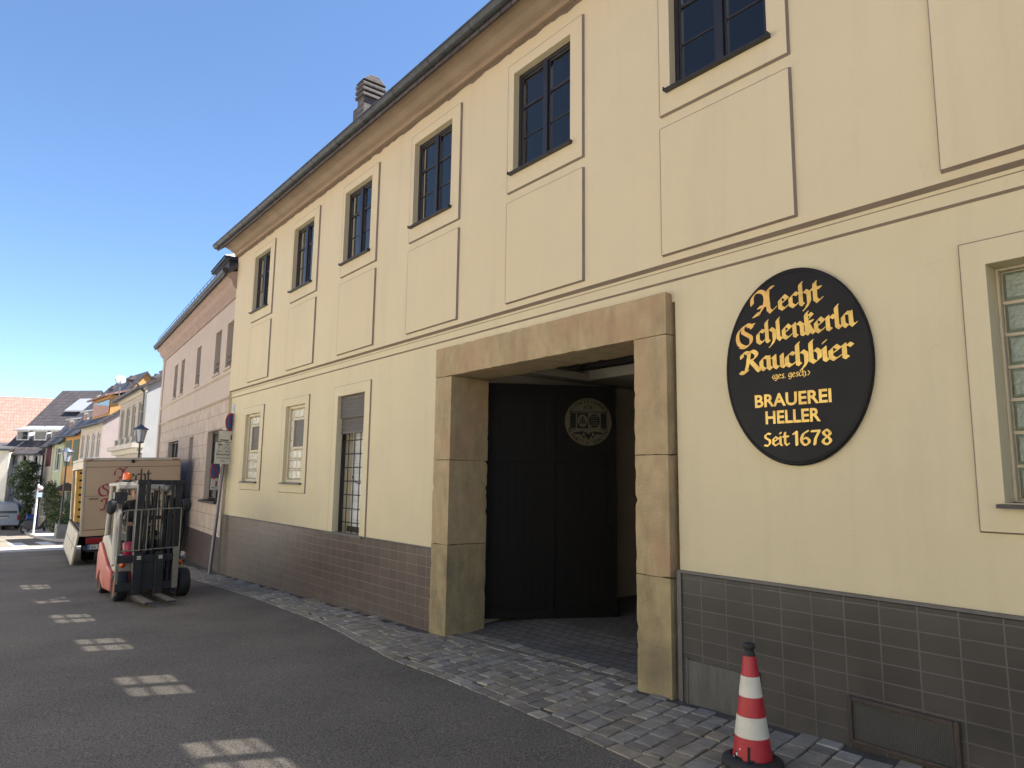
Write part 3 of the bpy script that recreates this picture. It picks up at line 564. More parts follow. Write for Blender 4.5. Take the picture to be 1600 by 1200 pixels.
def disc(mb, pl, cx, cy, rx, ry, d, mi=0, n=40, r2=None):
    o = [(cx + rx * math.cos(2 * math.pi * i / n), cy + ry * math.sin(2 * math.pi * i / n)) for i in range(n)]
    if r2 is None: mb.add([pl(a, b, d) for a, b in o], [tuple(range(n))], mi)
    else:
        q = [(cx + (a - cx) * r2, cy + (b - cy) * r2) for a, b in o]; mb.add([pl(a, b, d) for a, b in o + q], [(i, (i + 1) % n, n + (i + 1) % n, n + i) for i in range(n)], mi)
def rect(mb, pl, x0, x1, y0, y1, d, mi=0): mb.add([pl(x0, y0, d), pl(x1, y0, d), pl(x1, y1, d), pl(x0, y1, d)], [(0, 1, 2, 3)], mi)

# ------------------------------------------------------------------ gate leaf with medal roundel
hx, hy = -7.27, .55; fx, fy = -6.33, 2.02; gl = math.hypot(fx - hx, fy - hy); ga = math.atan2(fy - hy, fx - hx)
gate = bpy.data.objects.new('gate', None); col.objects.link(gate); gate.parent = brew; gate.location = (hx, hy, 0); gate.rotation_euler = (0, 0, ga)
b = MB(); z0, z1 = -.11, 2.885
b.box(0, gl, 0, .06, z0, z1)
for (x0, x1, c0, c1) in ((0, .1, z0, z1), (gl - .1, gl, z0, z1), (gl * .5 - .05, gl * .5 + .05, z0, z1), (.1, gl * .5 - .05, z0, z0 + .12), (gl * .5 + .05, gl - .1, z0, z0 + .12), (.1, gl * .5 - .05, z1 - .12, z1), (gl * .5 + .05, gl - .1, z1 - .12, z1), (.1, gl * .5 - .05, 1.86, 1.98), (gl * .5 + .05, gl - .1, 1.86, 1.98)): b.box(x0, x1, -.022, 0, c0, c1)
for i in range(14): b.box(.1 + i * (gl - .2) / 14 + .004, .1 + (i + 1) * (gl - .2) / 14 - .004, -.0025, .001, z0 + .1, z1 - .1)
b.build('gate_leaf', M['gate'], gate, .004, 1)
b = MB(); b.box(gl - .08, gl - .05, -.03, -.022, 1.0, 1.12); b.tube([(gl - .065, -.03, 1.06), (gl - .065, -.06, 1.06), (gl - .14, -.06, 1.055)], .008, 8); b.build('gate_handle', M['gate'], gate)
pl = Plane((gl * .785, -.0235, 2.40), (1, 0, 0), (0, 0, 1)); pl.r *= .84; pl.u *= .84; rd = MB(); RR = .375
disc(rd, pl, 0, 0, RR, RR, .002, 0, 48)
def arc_text(mb, pl, text, r, a0, a1, h, d, mi, out=True):
    for i, ch in enumerate(text):
        if ch == ' ': continue
        a = a0 + (a1 - a0) * i / (len(text) - 1); put_font(mb, pl, ch, r * math.cos(a), r * math.sin(a), None, h, .012, d, mi, a - math.pi / 2 if out else a + math.pi / 2, True)
arc_text(rd, pl, 'AUSGEZEICHNET', .30, R(148), R(32), .055, .004, 1); arc_text(rd, pl, 'REINHEIT u. QUALITÄT', .352, R(203), R(337), .052, .004, 1, False)
put_font(rd, pl, 'FÜR', 0, .195, None, .058, .012, .004, 1, 0, True)
rect(rd, pl, -.31, .31, .150, .162, .004, 1); rect(rd, pl, -.31, -.19, -.13, -.12, .004, 1); rect(rd, pl, .19, .31, -.13, -.12, .004, 1)
for sgn in (-1, 1):
    rect(rd, pl, *sorted((sgn * .20, sgn * .285)), -.105, .14, .004, 1)
    for k in range(6): yk = -.09 + k * .043; rd.add([pl(sgn * .285, yk - .014, .004), pl(sgn * .31, yk, .004), pl(sgn * .285, yk + .014, .004)], [(0, 1, 2)], 1)
rect(rd, pl, -.18, -.005, -.105, .14, .004, 1); disc(rd, pl, -.092, .018, .082, .1, .005, 0); rd.add([pl(-.155, -.03, .006), pl(-.03, -.03, .006), pl(-.092, .095, .006)], [(0, 1, 2)], 1)
for k in range(3): disc(rd, pl, -.092 + (-.024, .024, 0)[k], (-.005, -.005, .035)[k], .015, .018, .007, 0, 12, .6)
disc(rd, pl, .095, .018, .088, .108, .005, 1)
for k in range(5): rect(rd, pl, .095 - .06, .095 + .06, -.055 + k * .035, -.043 + k * .035, .006, 0)
for k, sx in enumerate((-1, 1)):   # hop cones and leaves
    rd.add([pl(sx * a, b_, .005) for a, b_ in ((.02, -.17), (.10, -.15), (.24, -.17), (.22, -.185), (.24, -.2), (.12, -.195), (.07, -.27))], [(0, 1, 2, 3, 4, 5, 6)], 1)
    disc(rd, pl, sx * .075, -.2, .02, .03, .006, 0, 10)
rd.add([pl(a, b_, .0055) for a, b_ in ((-.05, -.20), (0, -.185), (.05, -.2), (.03, -.25), (0, -.285), (-.03, -.25))], [(0, 1, 2, 3, 4, 5)], 1)
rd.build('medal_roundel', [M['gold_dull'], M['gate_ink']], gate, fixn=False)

# ------------------------------------------------------------------ oval sign on the facade
sg = thing('oval_sign', 'large black oval brewery sign with gold blackletter writing on the cream wall', 'sign', (-2.645, 0, 2.495))
b = MB(); n = 72; prof = [(0, -.001), (1.0, -.001), (1.0, -.030), (.993, -.038), (.98, -.041), (.966, -.038), (.96, -.034), (0, -.034)]
A_, B_ = .572, .737
vs = []; fs = []
for r_, y_ in prof[1:-1]: vs += [(A_ * r_ * math.cos(2 * math.pi * i / n), y_, B_ * r_ * math.sin(2 * math.pi * i / n)) for i in range(n)]
k = len(prof) - 2
for i in range(k - 1): fs += [(i * n + j, i * n + (j + 1) % n, (i + 1) * n + (j + 1) % n, (i + 1) * n + j) for j in range(n)]
b.add(vs, fs, 0, True); b.add(vs[-n:], [tuple(range(n))], 0); b.add(vs[:n], [tuple(range(n))], 0); b.build('board', M['sign_black'], sg)
pl = Plane((-.0, -.0345, 0), (1, 0, 0), (0, 0, 1)); t = MB(); ox, oz = -2.645, 2.495
t = MB(); put_pen(t, pl, 'Aecht', -2.965 - ox, 2.925 - oz, -2.40 - ox,   .104, R(1.5), .29, mi=lambda c: 1 if c == 'A' else 0); t.build('lettering', [M['gold'], M['gold_red']], sg, fixn=False)
t = MB(); put_pen(t, pl, 'Schlenkerla', -3.105 - ox, 2.69 - oz, -2.175 - ox, .102, R(2.), .29, mi=lambda c: 1 if c == 'S' else 0); t.build('lettering', [M['gold'], M['gold_red']], sg, fixn=False)
t = MB(); put_pen(t, pl, 'Rauchbier', -3.07 - ox, 2.484 - oz, -2.205 - ox, .10, R(1.2), .29); t.build('lettering', M['gold'], sg, fixn=False)
t = MB(); put_pen(t, pl, '<ges. gesch.>', -2.82 - ox, 2.408 - oz, -2.515 - ox, .033, R(.5), .17, thin=.08); t.build('lettering', M['gold'], sg, fixn=False)
t = MB(); put_font(t, pl, 'BRAUEREI', -2.97 - ox, 2.205 - oz, -2.37 - ox, .092, .026); t.build('lettering', M['gold'], sg, fixn=False); t = MB(); put_font(t, pl, 'HELLER', -2.885 - ox, 2.075 - oz, -2.455 - ox, .092, .026); t.build('lettering', M['gold'], sg, fixn=False)
t = MB(); put_pen(t, pl, 'ẞeit', -2.905 - ox, 1.908 - oz, -2.70 - ox, .066, 0, .2, thin=.12); t.build('lettering', M['gold'], sg, fixn=False); t = MB(); put_pen(t, pl, '1678', -2.675 - ox, 1.908 - oz, -2.372 - ox, .070, 0, .2, thin=.13); t.build('lettering', M['gold'], sg, fixn=False)
# small number plate high on the corner
nb = thing('house_number_plate', 'small blue and white house number plate on the cream wall near the left corner', 'sign', (-16.12, -.004, 3.14))
b = MB(); b.box(-.07, .07, -.012, 0, -.09, .09); b.build('plate', mat('pale_blue_enamel', (.45, .5, .6), .4, .05), nb, .004)
b = MB(); pl = Plane((0, -.013, 0), (1, 0, 0), (0, 0, 1)); put_font(b, pl, '5', -.035, -.06, .035, .12, .01, .001); b.build('digit', mat('navy_enamel', (.03, .04, .12), .4, .05), nb, fixn=False)

# ------------------------------------------------------------------ traffic cone
M['cone_red'] = mat('red_cone_rubber', (.42, .022, .03), .45, .15, 6, .1, 30, big=((.30, .03, .03), 5, .5))
M['cone_white'] = mat('white_cone_sleeve', (.62, .59, .50), .5, .06, 8, big=((.42, .40, .34), 9, .5))
M['rubber'] = mat('black_rubber', (.018, .018, .018), .7, .2, 9, .1)
cx, cy = -2.565, -.845; cz = gz(cx) + .012
cone = thing('traffic_cone', 'battered red and white traffic cone with torn foot standing on the setts', 'traffic cone', (cx, cy, cz)); cone.scale = (1, 1, .935)
def cr_(z): return .118 - (.118 - .036) * (z - .05) / .65
b = MB(); b.lathe([(.175, 0), (.182, .012), (.178, .04), (.15, .055), (.135, .066), (.121, .058), (.112, .03), (.0, .03)], 32); b.build('base', M['rubber'], cone)
b = MB(); zz = [.05, .075, .10, .125, .15, .185, .30, .305, .42, .425, .55, .555, .68]
bands = [(.045, .19, 'cone_red'), (.19, .315, 'cone_white'), (.315, .435, 'cone_red'), (.435, .56, 'cone_white'), (.56, .685, 'cone_red')]
for a, c, k in bands:
    b = MB(); e = .0015 if k == 'cone_white' else 0; b.lathe([(cr_(a) + e, a), (cr_((a + c) / 2) + e, (a + c) / 2), (cr_(c) + e, c)], 32)
    if a < .1:   # torn, cracked skirt with the black core showing through
        b = MB(); N = 40
        low = [.045 + (.03 if 25 < i < 31 else 0) + (.028 if i in (33, 34) else 0) for i in range(N)]
        rowz = [lambda i: low[i], lambda i: .10, lambda i: .145, lambda i: .19]
        vs = []
        for q in rowz:
            for i in range(N): z = q(i); an = 2 * math.pi * i / N; vs.append((cr_(z) * math.cos(an), cr_(z) * math.sin(an), z))
        fs = []
        for q in range(3):
            for i in range(N):
                if (q in (0,) and i in (27, 32)) or (q == 1 and i in (32,)) : continue
                fs.append((q * N + i, q * N + (i + 1) % N, (q + 1) * N + (i + 1) % N, (q + 1) * N + i))
        b.add(vs, fs, 0, True)
    b.build('stripe_band', M[k], cone, fixn=False)
b = MB(); b.lathe([(cr_(.05) - .006, .03), (cr_(.68) - .006, .68), (cr_(.68) - .004, .70), (.030, .705), (.028, .725), (.037, .735), (.037, .755), (.030, .765), (.022, .766), (.018, .74)], 24); b.build('core', M['rubber'], cone)
b = MB()
for an, z, s_ in ((-1.9, .085, .012), (-2.15, .055, .016), (-1.7, .12, .007)):
    q = [(math.cos(an + a_) * (cr_(z) + .002), math.sin(an + a_) * (cr_(z) + .002), z + c_) for a_, c_ in ((-s_ * 8, 0), (0, -s_), (s_ * 7, s_ * .3), (s_ * 2, s_ * 1.1))]; b.add(q, [(0, 1, 2, 3)])
b.build('scuff_mark', mat('bare_white_core', (.7, .7, .68), .7, .05), cone, fixn=False)

# ------------------------------------------------------------------ parking sign post
M['steel'] = mat('galvanised_steel', (.20, .20, .205), .5, .15, 8, metal=.5)
M['sign_blue'] = mat('sign_blue', (.045, .12, .42), .35, .06); M['sign_red'] = mat('sign_red', (.42, .03, .05), .35, .06); M['sign_white'] = mat('sign_white', (.60, .58, .53), .4, .06, 5); M['ink'] = mat('sign_ink', (.03, .03, .03), .5, .05)
base = Vector((-16.23, -.25, gz(-16.23))); ps_ = thing('parking_sign_post', 'leaning grey post with no parking discs and plates on the cobbled pavement', 'road sign', base)
top = Vector((.05, .17, 3.36)); b = MB(); b.tube([(0, 0, -.05), top], .036, 12); b.build('post', M['steel'], ps_)
def along(z): return top * (z / top.z)
yaw = R(-24); rr = (math.sin(-yaw) * 1, math.cos(yaw), 0); 
def sign_plane(z, dx=.05, dy=0, ri=(-.66, .75, 0)):
    c = along(z); ri = Vector(ri).normalized(); u = Vector((0, .05, 1)); q = Plane(c, ri, u - ri * u.dot(ri)); q.o = c + q.n * dx + Vector((0, dy, 0)); return q
def noparking(z, r, dy):
    pl = sign_plane(z, .085 if dy > -.08 else -.06, dy); b = MB(); disc(b, pl, 0, 0, r, r, -.004, 3); disc(b, pl, 0, 0, r, r, .0, 2); disc(b, pl, 0, 0, r * .97, r * .97, .002, 1); disc(b, pl, 0, 0, r * .78, r * .78, .004, 0)
    k = r * .085
    b.add([pl(*p, .006) for p in ((-r * .56 - k, r * .56 - k), (-r * .56 + k, r * .56 + k), (r * .56 + k, -r * .56 + k), (r * .56 - k, -r * .56 - k))], [(0, 1, 2, 3)], 1)
    b.build('no_parking_disc', [M['sign_blue'], M['sign_red'], M['sign_white'], M['steel']], ps_, fixn=False); return pl
Z = lambda zw: zw - base.z
noparking(Z(2.83), .205, -.03)
pl = sign_plane(Z(2.50), .10, -.06, (-.30, .95, 0)); b = MB(); rect(b, pl, -.21, .21, -.13, .13, -.003, 1); rect(b, pl, -.21, .21, -.13, .13, 0, 0); rect(b, pl, -.16, .05, -.085, .08, .002, 0); rect(b, pl, -.16, .06, -.10, -.075, .003, 1)
for q in ((.10, .18, -.05, .02), (.115, .165, .02, .06)): rect(b, pl, *q, .003, 1)
disc(b, pl, .115, -.06, .018, .018, .003, 1, 12); disc(b, pl, .165, -.06, .018, .018, .003, 1, 12)
for q in ((-.21, -.2, -.13, .13), (.2, .21, -.13, .13), (-.2, .2, .12, .13), (-.2, .2, -.13, -.12)): rect(b, pl, *q, .0025, 1)
b.build('supplementary_plate', [M['sign_white'], M['ink']], ps_, fixn=False)
pl = sign_plane(Z(2.12), .10, -.085, (-.30, .95, 0)); b = MB(); rect(b, pl, -.21, .21, -.235, .235, -.003, 1); rect(b, pl, -.21, .21, -.235, .235, 0, 0)
for i, (s_, wd, h_) in enumerate((('Mo - Fr', .14, .05), ('7 - 17 h', .14, .05), ('Sa 7 - 14 h', .15, .045), ('Bewohner', .17, .05), ('mit Parkausweis', .16, .03), ('frei', .05, .035))): put_font(b, pl, s_, -wd, .165 - i * .07, wd, h_, .015, .003, 1)
b.build('text_plate', [M['sign_white'], M['ink']], ps_, fixn=False)
noparking(Z(1.74), .20, -.10)
pl = sign_plane(Z(1.44), -.06, -.10, (-.30, .95, 0)); b = MB(); rect(b, pl, -.1, .1, -.13, .13, -.003, 1); rect(b, pl, -.1, .1, -.13, .13, 0, 0); rect(b, pl, .02, .06, -.02, .06, .003, 2); disc(b, pl, .04, -.04, .02, .02, .003, 1, 12); rect(b, pl, -.07, .0, -.09, -.075, .003, 1)
b.build('small_plate', [M['sign_white'], M['ink'], M['sign_red']], ps_, fixn=False)

# ------------------------------------------------------------------ pink neighbour house
M['grey_tiles'] = tilemat('sunlit_grey_tiles', (.30, .27, .25), (.38, .35, .32), (.10, .09, .085), .2, .2, .02, .5, 'yx', .85, 1)  # light grey puts the sun on the dormer roof into the tile colour
M['pink'] = tilemat('pale_pink_plaster_scored', (.47, .385, .312), (.48, .393, .318), (.30, .237, .19), 1.05, .345, .010, .5, 'xz', .85, .6, shift=(.2, .02))
M['pink_plain'] = mat('pale_pink_plaster', (.48, .395, .32), .85, .05, 1.5, .1, 80, big=((.43, .35, .285), .8, .5))
M['pink_brown'] = mat('pink_trim_brown_paint', (.33, .24, .19), .8, .1, 4)  # brown tone of cornice, ledge underside and arch heads
M['brick_dark'] = tilemat('dark_brick_plinth', (.07, .05, .05), (.085, .06, .058), (.05, .042, .042), .25, .09, .006, .5, 'xz', .6, .6)
M['dark_pane'] = mat('dark_window_glass', (.02, .022, .028), .05, .2, 3, spec=.9)
pk = thing('pink_house', 'pale pink house with arched upper windows and scored plaster beside the cream brewery', 'house', (-16.4, .02, 0), R(-4.6))
LN = 11.75
uw = [(.22, .90), (1.56, 2.27), (4.26, 4.90), (6.99, 7.62), (8.34, 9.02)]
holes_u = [(-b_, -a_, 4.18, 5.30, .24) for a_, b_ in uw]; lw = [(.80, 2.56, 1.02, 2.74), (4.58, 5.22, 1.01, 2.72), (7.2, 9.28, 1.1, 2.71)]
b = MB(); wall_grid(b, -LN, .15, -1.6, 3.44, [(-q[1], -q[0], q[2], q[3], .22) for q in lw], 0, .22, 0, 1)
wall_grid(b, -LN, .15, 3.44, 6.2, holes_u, -.02, .24, 1, 1)
b.quad((-LN, 0, 3.44), (.15, 0, 3.44), (.15, -.02, 3.44), (-LN, -.02, 3.44), 2)
for a_, b_ in uw:     # segment-arch spandrels
    c_ = -(a_ + b_) / 2; hw = (b_ - a_) / 2; N = 8
    arc = [(c_ + hw * math.cos(math.pi * i / N), 5.30 + .0 + .14 * math.sin(math.pi * i / N)) for i in range(N + 1)]
    for i in range(N): b.add([(arc[i][0], -.021, arc[i][1]), (arc[i + 1][0], -.021, arc[i + 1][1]), (arc[i + 1][0], .2, arc[i + 1][1]), (arc[i][0], .2, arc[i][1])], [(0, 1, 2, 3)], 2)
    b.add([(p[0], .03, p[1]) for p in arc], [tuple(range(N + 1))], 2)
for X in (-LN, .15): b.add([(X, 0, -1.6), (X, 9, -1.6), (X, 9, 6.4), (X, 4.5, 9.6), (X, 0, 6.3)], [(0, 1, 2, 3, 4)], 1)
b.quad((-LN, 9, -1.6), (.15, 9, -1.6), (.15, 9, 6.4), (-LN, 9, 6.4), 1)
b.build('wall', [M['pink'], M['pink_plain'], M['pink_brown']], pk, fixn=False)
b = MB()
for z in (4.035, 3.46): b.prism([(-.025, z - .05), (-.07, z - .012), (-.07, z + .012), (-.02, z + .03)], -LN - .02, .1, 'x')
b.build('string_course', M['pink_plain'], pk)
b = MB(); b.prism([(-.02, 5.80), (-.06, 5.80), (-.06, 5.92), (-.16, 6.02), (-.20, 6.14), (-.30, 6.22), (-.30, 6.33), (.05, 6.4)], -LN - .1, .1, 'x'); b.build('cornice', M['pink_brown'], pk)
b = MB(); b.tube([(-LN - .15, -.36, 6.36), (.12, -.36, 6.36)], .07, 10)
b.build('gutter', M['zinc'], pk)
b = MB(); b.box(-LN - .02, .1, -.03, .0, -1.6, .22); b.build('plinth', M['brick_dark'], pk)
b = MB(); b.box(-LN - .06, -LN + .30, -.06, 0, -1.6, 5.8); b.build('corner_pilaster', M['pink_plain'], pk)
b = MB(); b.prism([(-.38, 6.36), (4.5, 9.9), (9.3, 6.4), (9.3, 6.25), (4.5, 9.75), (-.38, 6.22)], -LN - .12, .12, 'x'); prf = b.build('roof', M['roof'], pk)
b = MB()
for i in range(26): X = -LN + .1 + i * .46; b.tube([(X, -.30, 6.42), (X, -.30, 6.66)], .006, 5)
b.tube([(-LN, -.30, 6.66), (.1, -.30, 6.66)], .008, 5); b.tube([(-LN, -.30, 6.55), (.1, -.30, 6.55)], .006, 5); b.build('snow_guard', M['zinc'], prf)
b = MB(); b.box(-3.95, -2.6, .24, 2.2, 6.45, 7.42, 0); b.box(-4.35, -2.5, .1, 1.9, 7.42, 7.50, 0)
b.add([(-4.37, .08, 7.502), (-2.48, .08, 7.502), (-2.48, 1.92, 7.502), (-4.37, 1.92, 7.502), (-3.6, 1.0, 8.05), (-3.2, 1.0, 8.05)], [(0, 1, 5, 4), (1, 2, 5), (2, 3, 4, 5), (3, 0, 4)], 1); b.build('dormer', [M['frame_dark'], M['grey_tiles']], prf)
for (x0, x1, c0, c1, *_q) in holes_u:
    b = MB(); yg = .15; b.box(x0, x0 + .06, yg, yg + .05, c0, c1 + .16); b.box(x1 - .06, x1, yg, yg + .05, c0, c1 + .16); b.box((x0 + x1) / 2 - .03, (x0 + x1) / 2 + .03, yg, yg + .05, c0, c1 + .16); b.box(x0 + .06, x1 - .06, yg + .001, yg + .05, c0, c0 + .06)
    wn = b.build('window', M['frame_dark'], pk); b = MB(); b.quad((x0, yg + .03, c0), (x1, yg + .03, c0), (x1, yg + .03, c1 + .18), (x0, yg + .03, c1 + .18)); b.build('pane', M['dark_pane'], wn)
    b = MB(); b.tube([(x0, .03, c0 + .16), (x1, .03, c0 + .16)], .011, 6); b.tube([(x0, .03, c0 + .30), (x1, .03, c0 + .30)], .011, 6); b.build('guard_rail', M['black_iron'], wn)
    b = MB(); b.box(x0 - .06, x1 + .06, -.06, .1, c0 - .05, c0); b.build('sill', M['pink_plain'], wn)
for (s0, s1, c0, c1) in lw:
    x0, x1 = -s1, -s0; b = MB(); yg = .13; t_ = .05; b.box(x0, x0 + t_, yg, yg + .06, c0, c1); b.box(x1 - t_, x1, yg, yg + .06, c0, c1); b.box(x0 + t_, x1 - t_, yg + .001, yg + .06, c0, c0 + t_); b.box(x0 + t_, x1 - t_, yg + .001, yg + .06, c1 - t_, c1)
    for k in range(1, max(2, round((x1 - x0) / .8))): xx = x0 + (x1 - x0) * k / max(2, round((x1 - x0) / .8)); b.box(xx - .03, xx + .03, yg, yg + .06, c0 + t_, c1 - t_)
    b.box(x0 + t_, x1 - t_, yg + .004, yg + .055, c0 + .75, c0 + .80)
    wn = b.build('window', M['frame_dark'], pk); b = MB(); b.quad((x0, yg + .04, c0), (x1, yg + .04, c0), (x1, yg + .04, c1), (x0, yg + .04, c1)); b.build('pane', mat('curtained_glass', (.10, .11, .11), .06, .5, 2.2, spec=.8, stretch=(3, 3, .3)), wn)
    b = MB(); b.box(x0 - .1, x1 + .08, -.10, .14, c0 - .06, c0); b.build('sill', M['sill'], wn)

# ------------------------------------------------------------------ far houses
def house(name, label, P, Q, eave, ridge, depth, wm, rm, wins=(), zb=-3.2, cat='house', over=.3, gable=None, extra=None):
    """front line from P (left as seen from the street) to Q; local x along it, y into the house; wins = (u0,u1,z0,z1,frame_mat,kind)"""
    P, Q = Vector(P), Vector(Q); L = (Q - P).length; an = math.atan2(Q.y - P.y, Q.x - P.x)
    t = thing(name, label, cat, (P.x, P.y, 0), an)
    b = MB(); wall_grid(b, 0, L, zb, eave, [(q[0], q[1], q[2], q[3], .14) for q in wins], 0, .14)
    for X in (0, L): b.add([(X, 0, zb), (X, depth, zb), (X, depth, eave), (X, depth / 2, ridge - .1), (X, 0, eave)], [(0, 1, 2, 3, 4)], 1 if gable else 0)
    b.quad((0, depth, zb), (L, depth, zb), (L, depth, eave), (0, depth, eave)); b.build('wall', [wm, gable or wm], t, fixn=False)
    k = (ridge - eave) / (depth / 2); b = MB(); ye = -over
    b.prism([(ye, eave - over * k + .02), (depth / 2, ridge), (depth + over, eave - over * k), (depth + over, eave - over * k - .12), (depth / 2, ridge - .14), (ye, eave - over * k - .12)], -.12, L + .12, 'x'); r_ = b.build('roof', rm, t)
    b = MB(); b.tube([(-.12, ye - .06, eave - over * k - .03), (L + .12, ye - .06, eave - over * k - .03)], .07, 8); b.build('gutter', M['zinc'], t)
    for q in wins:
        u0, u1, z0, z1 = q[:4]; fm = q[4] if len(q) > 4 else M['white_plastic']
        if len(q) > 5 and q[5] == 'shut':
            b = MB(); 
            for (a_, c_) in ((u0, (u0 + u1) / 2 - .01), ((u0 + u1) / 2 + .01, u1)):
                z = z0
                while z < z1 - .03: b.box(a_, c_, -.03, .0, z, z + .06); z += .075
            b.build('shutter', fm, t); continue
        f = MB(); y = .08; w_ = .06
        f.box(u0, u0 + w_, y, y + .05, z0, z1); f.box(u1 - w_, u1, y, y + .05, z0, z1); f.box(u0 + w_, u1 - w_, y + .001, y + .05, z0, z0 + w_); f.box(u0 + w_, u1 - w_, y + .001, y + .05, z1 - w_, z1); m_ = (u0 + u1) / 2; f.box(m_ - .025, m_ + .025, y, y + .05, z0 + w_, z1 - w_); f.box(u0 + w_, u1 - w_, y + .003, y + .045, z1 - .42, z1 - .38)
        f.box(u0 - .05, u1 + .05, -.08, .1, z0 - .06, z0)
        wn = f.build('window', fm, t); g_ = MB(); g_.quad((u0, y + .03, z0), (u1, y + .03, z0), (u1, y + .03, z1), (u0, y + .03, z1)); g_.build('pane', M['dark_pane'], wn)
    if extra: extra(t, L, r_)
    return t
def chim(par, x, y, z0, z1, m_=None, w_=.3, d_=.45):
    b = MB(); b.box(x - w_, x + w_, y - d_, y + d_, z0, z1); b.box(x - w_ - .06, x + w_ + .06, y - d_ - .06, y + d_ + .06, z1, z1 + .12); b.box(x - w_ + .1, x + w_ - .1, y - d_ + .1, y + d_ - .1, z1 + .12, z1 + .3); b.build('chimney', m_ or M['chim'], par)
W_ = lambda k, c, **a: mat(k, c, .85, .06, 1.5, .1, 60, **a)
M['stone_frame'] = W_('pale_stone_trim', (.5, .46, .38)); M['terracotta'] = tilemat('terracotta_tiles', (.27, .15, .118), (.32, .185, .145), (.20, .115, .09), .25, .34, .03, .5, 'xy', .85, .6)
M['slate'] = tilemat('dark_slate', (.06, .05, .05), (.08, .065, .06), (.03, .028, .028), .3, .25, .02, .5, 'xy', .55, .8)
M['shut_green'] = mat('green_shutter_paint', (.10, .14, .09), .6, .1); M['shut_red'] = mat('maroon_shutter_paint', (.09, .018, .025), .6, .1)
# grey house past the gap
def ex1(t, L, r_):
    b = MB(); b.box(-.05, L + .06, -.16, 0, 5.18, 5.36); b.box(-.05, L + .05, -.09, 0, 5.05, 5.18); b.build('cornice', M['stone_frame'], t)
    b = MB(); b.box(-.1, L + .12, -.42, .02, 2.72, 2.92); b.box(-.05, L + .08, -.22, 0, 2.52, 2.715); b.build('balcony_ledge', M['stone_frame'], t)
    for u in (.55, 2.3, 4.0, 5.7):
        for s_ in (-.18, 1.18): b = MB(); b.box(u + s_ - .12, u + s_ + .12, -.16, 0, 2.925, 3.28); b.build('pedestal', M['stone_frame'], t)
    b = MB(); b.tube([(L - .35, -.36, 5.42), (L - .15, -.3, 5.3), (L + .02, -.09, 5.0), (L + .02, -.09, -1.5)], .05, 8); b.build('downpipe', M['zinc'], t)
    chim(r_, L - 1.0, 3.0, 6.5, 7.5, M['concrete'])
house('grey_house', 'grey stone trimmed house with downpipe just beyond the pink house', (-39.6, 1.43), (-32.0, 1.17), 5.45, 7.5, 6.5, W_('warm_grey_plaster', (.40, .36, .30)), M['slate'], [(u, u + 1.0, 3.05, 4.75, M['stone_frame']) for u in (.55, 2.3, 4.0, 5.7)] + [(u, u + 1., -.3, 1.6) for u in (.6, 2.6, 5.2)], gable=W_('cool_grey_render', (.40, .40, .40)), extra=ex1)
# satellite dish stands on the next roof
ds = thing('satellite_dish', 'round white satellite dish on the roof before the grey house', 'satellite dish', (-42.2, 1.72, 6.25))
b = MB(); b.lathe([(0, -.07), (.14, -.05), (.24, 0), (.255, .014), (.14, -.03), (0, -.05)], 20, Matrix.Translation((0, 0, .42)) @ Matrix.Rotation(R(80), 4, 'Y')); b.build('dish', M['white_plastic'], ds, loc=(0, 0, 0)); b = MB(); b.tube([(0, 0, -.6), (0, 0, .4)], .03, 8); b.tube([(0, 0, .15), (.4, 0, .25)], .012, 6); b.build('mast', M['steel'], ds)
def ex2(t, L, r_):
    b = MB(); b.box(1.2, L - .4, .35, 4.2, 4.9, 6.15, 0); b.box(1.3, L - .5, .31, .35, 5.1, 5.95, 2); b.prism([(.02, 6.05), (3., 7.0), (3., 7.12), (-.02, 6.15)], .95, L - .15, 'x', 1); b.build('dormer', [M['ochre'], M['terracotta'], M['dark_pane']], r_)
    chim(r_, L - 2.5, 3.4, 6.6, 7.6); chim(r_, L - .6, 3.4, 6.6, 7.75, M['concrete'])
M['ochre'] = W_('ochre_plaster', (.50, .27, .09))
house('lilac_house', 'cream fronted house with lilac gable and orange dormer under a red tiled roof', (-51.5, 1.22), (-45, 1.49), 4.7, 7.35, 7.0, W_('cream_plaster_far', (.52, .46, .38)), M['slate'], [(u, u + .85, 2.55, 4.0) for u in (.5, 2.1, 3.7, 5.2)] + [(u, u + .9, -.5, 1.1) for u in (.7, 3.0, 5.0)], gable=W_('lilac_grey_render', (.36, .29, .27)), extra=ex2)
def dorm(n_, w_=1.0, z=.6, c=None):
    def f(t, L, r_):
        for i in range(n_):
            u = L * (i + .5) / n_; b = MB(); b.box(u - w_ / 2, u + w_ / 2, .6, 2.2, f.e + .35, f.e + 1.25, 0); b.box(u - w_ / 2 + .1, u + w_ / 2 - .1, .57, .6, f.e + .5, f.e + 1.1, 1); b.prism([(.4, f.e + 1.22), (2.8, f.e + 1.75), (2.8, f.e + 1.85), (.38, f.e + 1.32)], u - w_ / 2 - .15, u + w_ / 2 + .15, 'x', 2)
            b.build('dormer', [M['white_plastic'], M['dark_pane'], c or M['zinc_roof']], r_)
        chim(r_, L * .7, 3.2, f.e + 2.4, f.e + 3.6)
    return f
M['zinc_roof'] = mat('pale_zinc_sheet', (.42, .43, .45), .4, .08, 3, metal=.5)
f3 = dorm(1); f3.e = 4.45
house('ochre_house', 'ochre house with green shutters between the lilac and the pale green house', (-56, .88), (-51.7, 1.3), 4.45, 8.6, 7.0, M['ochre'], M['slate'], [(u, u + 1.5, 2.1, 3.8, M['shut_green'], 'shut') for u in (.35, 2.4)] + [(.5, 1.5, -.8, .8), (2.5, 3.5, -.8, .8)], extra=f3)
f4 = dorm(1); f4.e = 4.1
